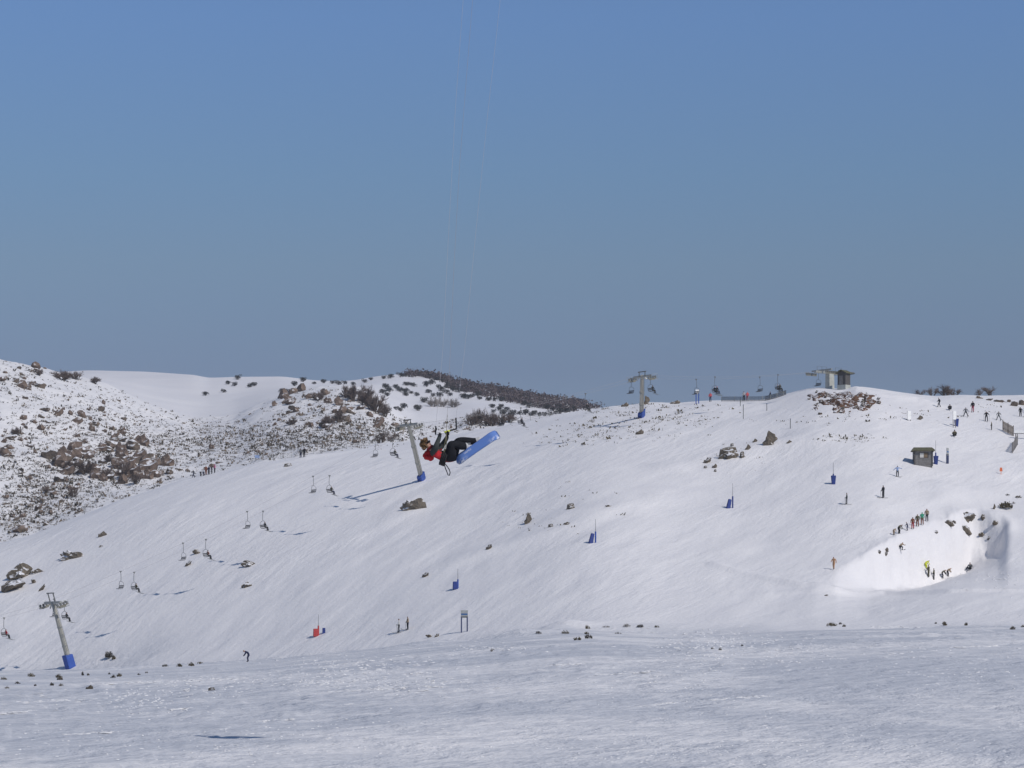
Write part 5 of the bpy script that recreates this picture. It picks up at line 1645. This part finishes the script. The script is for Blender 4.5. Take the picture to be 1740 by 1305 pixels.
for sd in (-1, 1):
    ico(mb, hc + face_dir * 0.102 + face_side * 0.038 * sd + head_up * 0.022, 0.034, 2, squash=(1, 1, 0.8))
    mb.tube([hc + face_dir * 0.10 + face_side * 0.06 * sd + head_up * 0.03, hc + face_dir * 0.02 + face_side * 0.108 * sd + head_up * 0.03], 0.007, 5)
mb.tube([hc + face_dir * 0.118 - face_side * 0.03 + head_up * 0.03, hc + face_dir * 0.118 + face_side * 0.03 + head_up * 0.03], 0.008, 5)
mb.build('sunglasses', simple('lens', (0.012, 0.012, 0.014), rough=0.12, var=0.1, spec=0.6), rider)
mb = MB()
mb.tube([hc + face_dir * 0.097 - face_side * 0.028 - head_up * 0.062, hc + face_dir * 0.106 - head_up * 0.066, hc + face_dir * 0.097 + face_side * 0.028 - head_up * 0.062], 0.008, 6)
mb.build('mouth', simple('lips', (0.30, 0.10, 0.09), rough=0.5), rider)
for sd in (-1, 1):
    mb = MB(); ico(mb, hc + face_side * 0.103 * sd - head_up * 0.01, 0.026, 2, squash=(0.9, 0.6, 1.2)); mb.build('ear', M['skin'], rider)
mb = MB()
pts = []
nk, nd = Zp(440, 622, -.02), (Zp(425, 602) - Zp(462, 645)).normalized()
o1 = nd.orthogonal().normalized(); o2 = nd.cross(o1)
mb.tube([nk + (o1 * math.cos(a) + o2 * math.sin(a)) * 0.088 for a in np.linspace(0, 6.283, 17)], 0.036, 7)
mb.build('neck_warmer', simple('buff', (0.20, 0.02, 0.025), rough=0.9), rider)
mb = MB()
for q, r_ in (((400, 700, .02), .085), ((372, 730, .04), .08), ((405, 755, .0), .085), ((450, 760, -.02), .10), ((378, 768, .03), .05), ((440, 700, 0), .09)):
    ico(mb, Zp(*q), r_, 2, jit=0.06, rnd=rnd)
mb.build('hood', M['cloth_red'], rider, True)
# gloves: palm, four fingers and a thumb closed on the bar
barA, barB = Zp(525, 432, -.22), Zp(830, 335, .05)
bax = (barB - barA).normalized()
def glove(name, pos, wrist):
    mb = MB()
    out = (pos - wrist).normalized()
    nrm = bax.cross(out).normalized()
    ico(mb, pos - out * 0.02, 0.05, 2, squash=(1, 0.8, 0.9))
    for k, ln in zip((-1.5, -0.5, 0.5, 1.5), (0.075, 0.09, 0.085, 0.065)):
        b = pos + bax * 0.021 * k
        mb.tube([b, b + out * ln * 0.6 - nrm * 0.02, b + out * ln * 0.75 - nrm * 0.05, b + out * ln * 0.35 - nrm * 0.065], [0.013, 0.012, 0.011, 0.009], 6)
    b = pos - bax * 0.045 - out * 0.02
    mb.tube([b, b + out * 0.03 - nrm * 0.035 - bax * 0.012, b + out * 0.045 - nrm * 0.06 + bax * 0.01], [0.015, 0.013, 0.010], 6)
    mb.build(name, M['cloth_black'], rider, True)
glove('glove', Zp(592, 418, -.165), Zp(580, 480, -.24))
glove('glove', Zp(704, 412, -.05), Zp(688, 462, .12))
# harness with hook plate and dangling leash loop
mb = MB()
hx, hd_ = Zp(650, 762), (Zp(748, 785) - Zp(535, 705)).normalized()
o1 = hd_.orthogonal().normalized(); o2 = hd_.cross(o1)
for off in (-0.05, 0.0, 0.05):
    mb.tube([hx + hd_ * off + (o1 * math.cos(a) + o2 * math.sin(a)) * 0.205 for a in np.linspace(0, 6.283, 25)], 0.034, 7)
for sd in (-1, 1):
    mb.tube([hx + o2 * 0.1 * sd + Vector((0, -0.1, 0.1)), Zp(735, 600, -.12 + .22 * (sd > 0)), Zp(790, 760, -.12 + .25 * (sd > 0))], 0.022, 5)
mb.build('harness', simple('webbing', (0.014, 0.014, 0.016), rough=0.8), rider, True)
mb = MB()
mb.tube([Zp(668, 860, -.1), Zp(695, 895, -.1), Zp(728, 945, -.1), Zp(740, 985, -.1), Zp(728, 1030, -.1), Zp(708, 1022, -.1), Zp(690, 970, -.1), Zp(668, 920, -.1), Zp(655, 865, -.1)], 0.014, 6)
mb.build('leash', M['cloth_black'], rider, True)

# snowboard, blue base turned to us
BL = Vector((0.815, -0.10, 0.555)).normalized()
BW = Vector((0.42, -0.40, -0.66)); BW = (BW - BL * BW.dot(BL)).normalized()
BN = BL.cross(BW).normalized()
if BN.y > 0: BN = -BN          # base side
bc = Zp(1128, 612, -0.10)
def board_mesh():
    mb = MB()
    n, m_ = 36, 8
    Lh = 0.70
    vs = []
    for side_ in (0, 1):
        for i in range(n + 1):
            t = -1 + 2 * i / n
            wd = 0.158 * (1 - 0.10 * (1 - t * t))
            e = abs(t)
            if t < -0.72: wd *= math.sqrt(max(0.0, 1 - ((e - 0.72) / 0.28) ** 2)) * 0.97 + 0.03
            if t > 0.93: wd *= math.sqrt(max(0.0, 1 - ((e - 0.93) / 0.09) ** 2))
            kick = 0.09 * max(0, (e - 0.68) / 0.32) ** 1.7
            for j in range(m_ + 1):
                s2 = -1 + 2 * j / m_
                vs.append(BL * (t * Lh) + BW * (s2 * wd) - BN * (kick + (0.013 if side_ else 0.0)))
    fs = []
    K = (n + 1) * (m_ + 1)
    mi = []
    for i in range(n):
        for j in range(m_):
            a = i * (m_ + 1) + j
            fs.append((a, a + 1, a + m_ + 2, a + m_ + 1)); mi.append(0)
            fs.append((K + a, K + a + m_ + 1, K + a + m_ + 2, K + a + 1)); mi.append(1)
    for i in range(n):
        for j in (0, m_):
            a = i * (m_ + 1) + j
            fs.append((a, a + m_ + 1, K + a + m_ + 1, K + a)); mi.append(2)
    for j in range(m_):
        for i in (0, n):
            a = i * (m_ + 1) + j
            fs.append((a, K + a, K + a + 1, a + 1)); mi.append(2)
    mb.v = [tuple(v) for v in vs]; mb.f = fs; mb.mi = mi
    return mb
def base_graphic():
    m, nt, b = new_mat('board_base')
    at_ = nt.nodes.new('ShaderNodeTexCoord')
    dl = nt.nodes.new('ShaderNodeVectorMath'); dl.operation = 'DOT_PRODUCT'
    nt.links.new(at_.outputs['Object'], dl.inputs[0]); dl.inputs[1].default_value = BL
    dw = nt.nodes.new('ShaderNodeVectorMath'); dw.operation = 'DOT_PRODUCT'
    nt.links.new(at_.outputs['Object'], dw.inputs[0]); dw.inputs[1].default_value = BW
    cb = nt.nodes.new('ShaderNodeCombineXYZ')
    nt.links.new(dl.outputs['Value'], cb.inputs[0]); nt.links.new(dw.outputs['Value'], cb.inputs[1])
    n1 = tex_noise(nt, cb.outputs[0], 13.0, 2, 0.6)
    ends = ramp(nt, math_n(nt, 'ABSOLUTE', dl.outputs['Value'], 0), 0.30, 0.55)
    low = ramp(nt, math_n(nt, 'ADD', dw.outputs['Value'], 0.15), 0.14, 0.26)
    mk = math_n(nt, 'MULTIPLY', math_n(nt, 'MULTIPLY', ramp(nt, n1, 0.47, 0.52), ends), low)
    # pale lettering-like bar near the nose binding
    bx = math_n(nt, 'MULTIPLY', math_n(nt, 'LESS_THAN', math_n(nt, 'ABSOLUTE', math_n(nt, 'ADD', dl.outputs['Value'], 0.27), 0), 0.12), math_n(nt, 'LESS_THAN', math_n(nt, 'ABSOLUTE', math_n(nt, 'ADD', dw.outputs['Value'], 0.055), 0), 0.026))
    bx = math_n(nt, 'MULTIPLY', bx, ramp(nt, tex_noise(nt, cb.outputs[0], 30.0, 1), 0.42, 0.5))
    mk = math_n(nt, 'MAXIMUM', mk, math_n(nt, 'MULTIPLY', bx, 0.7))
    nt.links.new(mixcol(nt, mk, (0.15, 0.265, 0.62), (0.74, 0.77, 0.87)), b.inputs['Base Color'])
    b.inputs['Roughness'].default_value = 0.35
    return m
bo = board_mesh().build('snowboard', [base_graphic(), M['cloth_black'], M['sign_blue']], None, True)
bo.location = RO + bc
tag(bo, 'blue snowboard with white flecks strapped to the airborne kite rider', 'snowboard')
for zx, zy, dy in ((1005, 590, .03), (1190, 480, .1)):
    q = Zp(zx, zy, dy) - bc
    mb = MB()
    mt3 = Matrix((BL, BW, BN)).transposed()
    k = q.dot(BL)
    mb.box(BL * k - BN * 0.03 - BW * 0.02, (0.17, 0.24, 0.03), mt3)
    mb.box(BL * k - BN * 0.12 - BW * 0.10, (0.15, 0.03, 0.20), mt3)
    mb.tube([BL * k + BW * 0.1 - BN * 0.03, BL * k + BW * 0.06 - BN * 0.13, BL * k - BW * 0.08 - BN * 0.13, BL * k - BW * 0.12 - BN * 0.03], 0.02, 6)
    mb.build('binding', M['steel_dark'], bo)

# control bar and lines running up to the kite above the picture
kb = empty('kite_control_bar', RO, 0, 'white and yellow kite control bar held by the rider, thin lines rising out of view', 'kite bar')
mb = MB(); mb.tube([barA, barA.lerp(barB, 0.42)], 0.017, 8); mb.build('white_grip', M['cloth_white'], kb, True)
mb = MB(); mb.tube([barA.lerp(barB, 0.42), barA.lerp(barB, 0.68)], 0.024, 8); mb.build('yellow_grip', M['cloth_yellow'], kb, True)
mb = MB(); mb.tube([barA.lerp(barB, 0.68), barB], 0.02, 8); mb.build('dark_grip', M['cloth_black'], kb, True)
for a, b_ in ((Zp(526, 432, -.22), Zp(530, 308, -.2)), (Zp(830, 335, .05), Zp(824, 170, .05))):
    mb = MB(); mb.tube([a, b_], 0.02, 6); mb.build('leader', M['cloth_black'], kb)
mb = MB()
for dx in (-14, 14):
    mb.tube([Zp(650 + dx * 0.3, 690, -.2), Zp(675 + dx, 560, -.18), Zp(684, 415, -.1)], 0.010, 5)
mb.tube([Zp(684, 415, -.1), Zp(690, 250, -.06), Zp(698, 130, -.04)], 0.007, 5)
mb.build('depower_strap', simple('strap', (0.17, 0.16, 0.10), rough=0.8), kb)
line_m = simple('kite_line', (0.5, 0.5, 0.52), rough=0.6, var=0.05)
line_d = simple('kite_line_dark', (0.40, 0.36, 0.36), rough=0.6, var=0.05)
def P0(u, r, dy=0.0):
    return at(u, r, RY) - RO + Vector((0, dy, 0))
for pts, m_ in (([P0(740.9, 725.4, -.2), P0(752, 600), P0(762, 400), P0(774, 180), P0(787, 0), P0(808, -250), P0(835, -560)], line_m),
                ([P0(774.7, 709.5, .05), P0(789, 600), P0(806, 420), P0(828, 200), P0(850, 0), P0(880, -260), P0(918, -560)], line_m),
                ([P0(760.2, 705, -.04), P0(766, 580), P0(771.5, 450), P0(781, 280), P0(803, 0), P0(830, -260), P0(862, -560)], line_d)):
    mb = MB(); mb.tube(pts, 0.0034, 5); mb.build('line', m_, kb)

# ------------------------------------------------------------------ air
def haze():
    mb = MB()
    mb.box((0, 1650, 80), (9000, 4200, 172))
    m = bpy.data.materials.new('air')
    m.use_nodes = True
    nt = m.node_tree
    for n in list(nt.nodes):
        nt.nodes.remove(n)
    out = nt.nodes.new('ShaderNodeOutputMaterial')
    v = nt.nodes.new('ShaderNodeVolumePrincipled')
    v.inputs['Color'].default_value = (0.80, 0.84, 0.95, 1)
    v.inputs['Density'].default_value = 0.00011
    nt.links.new(v.outputs[0], out.inputs['Volume'])
    o = mb.build('haze', m)
    tag(o, 'thin pale winter air between the camera and the far hill', 'haze', kind='stuff')
haze()
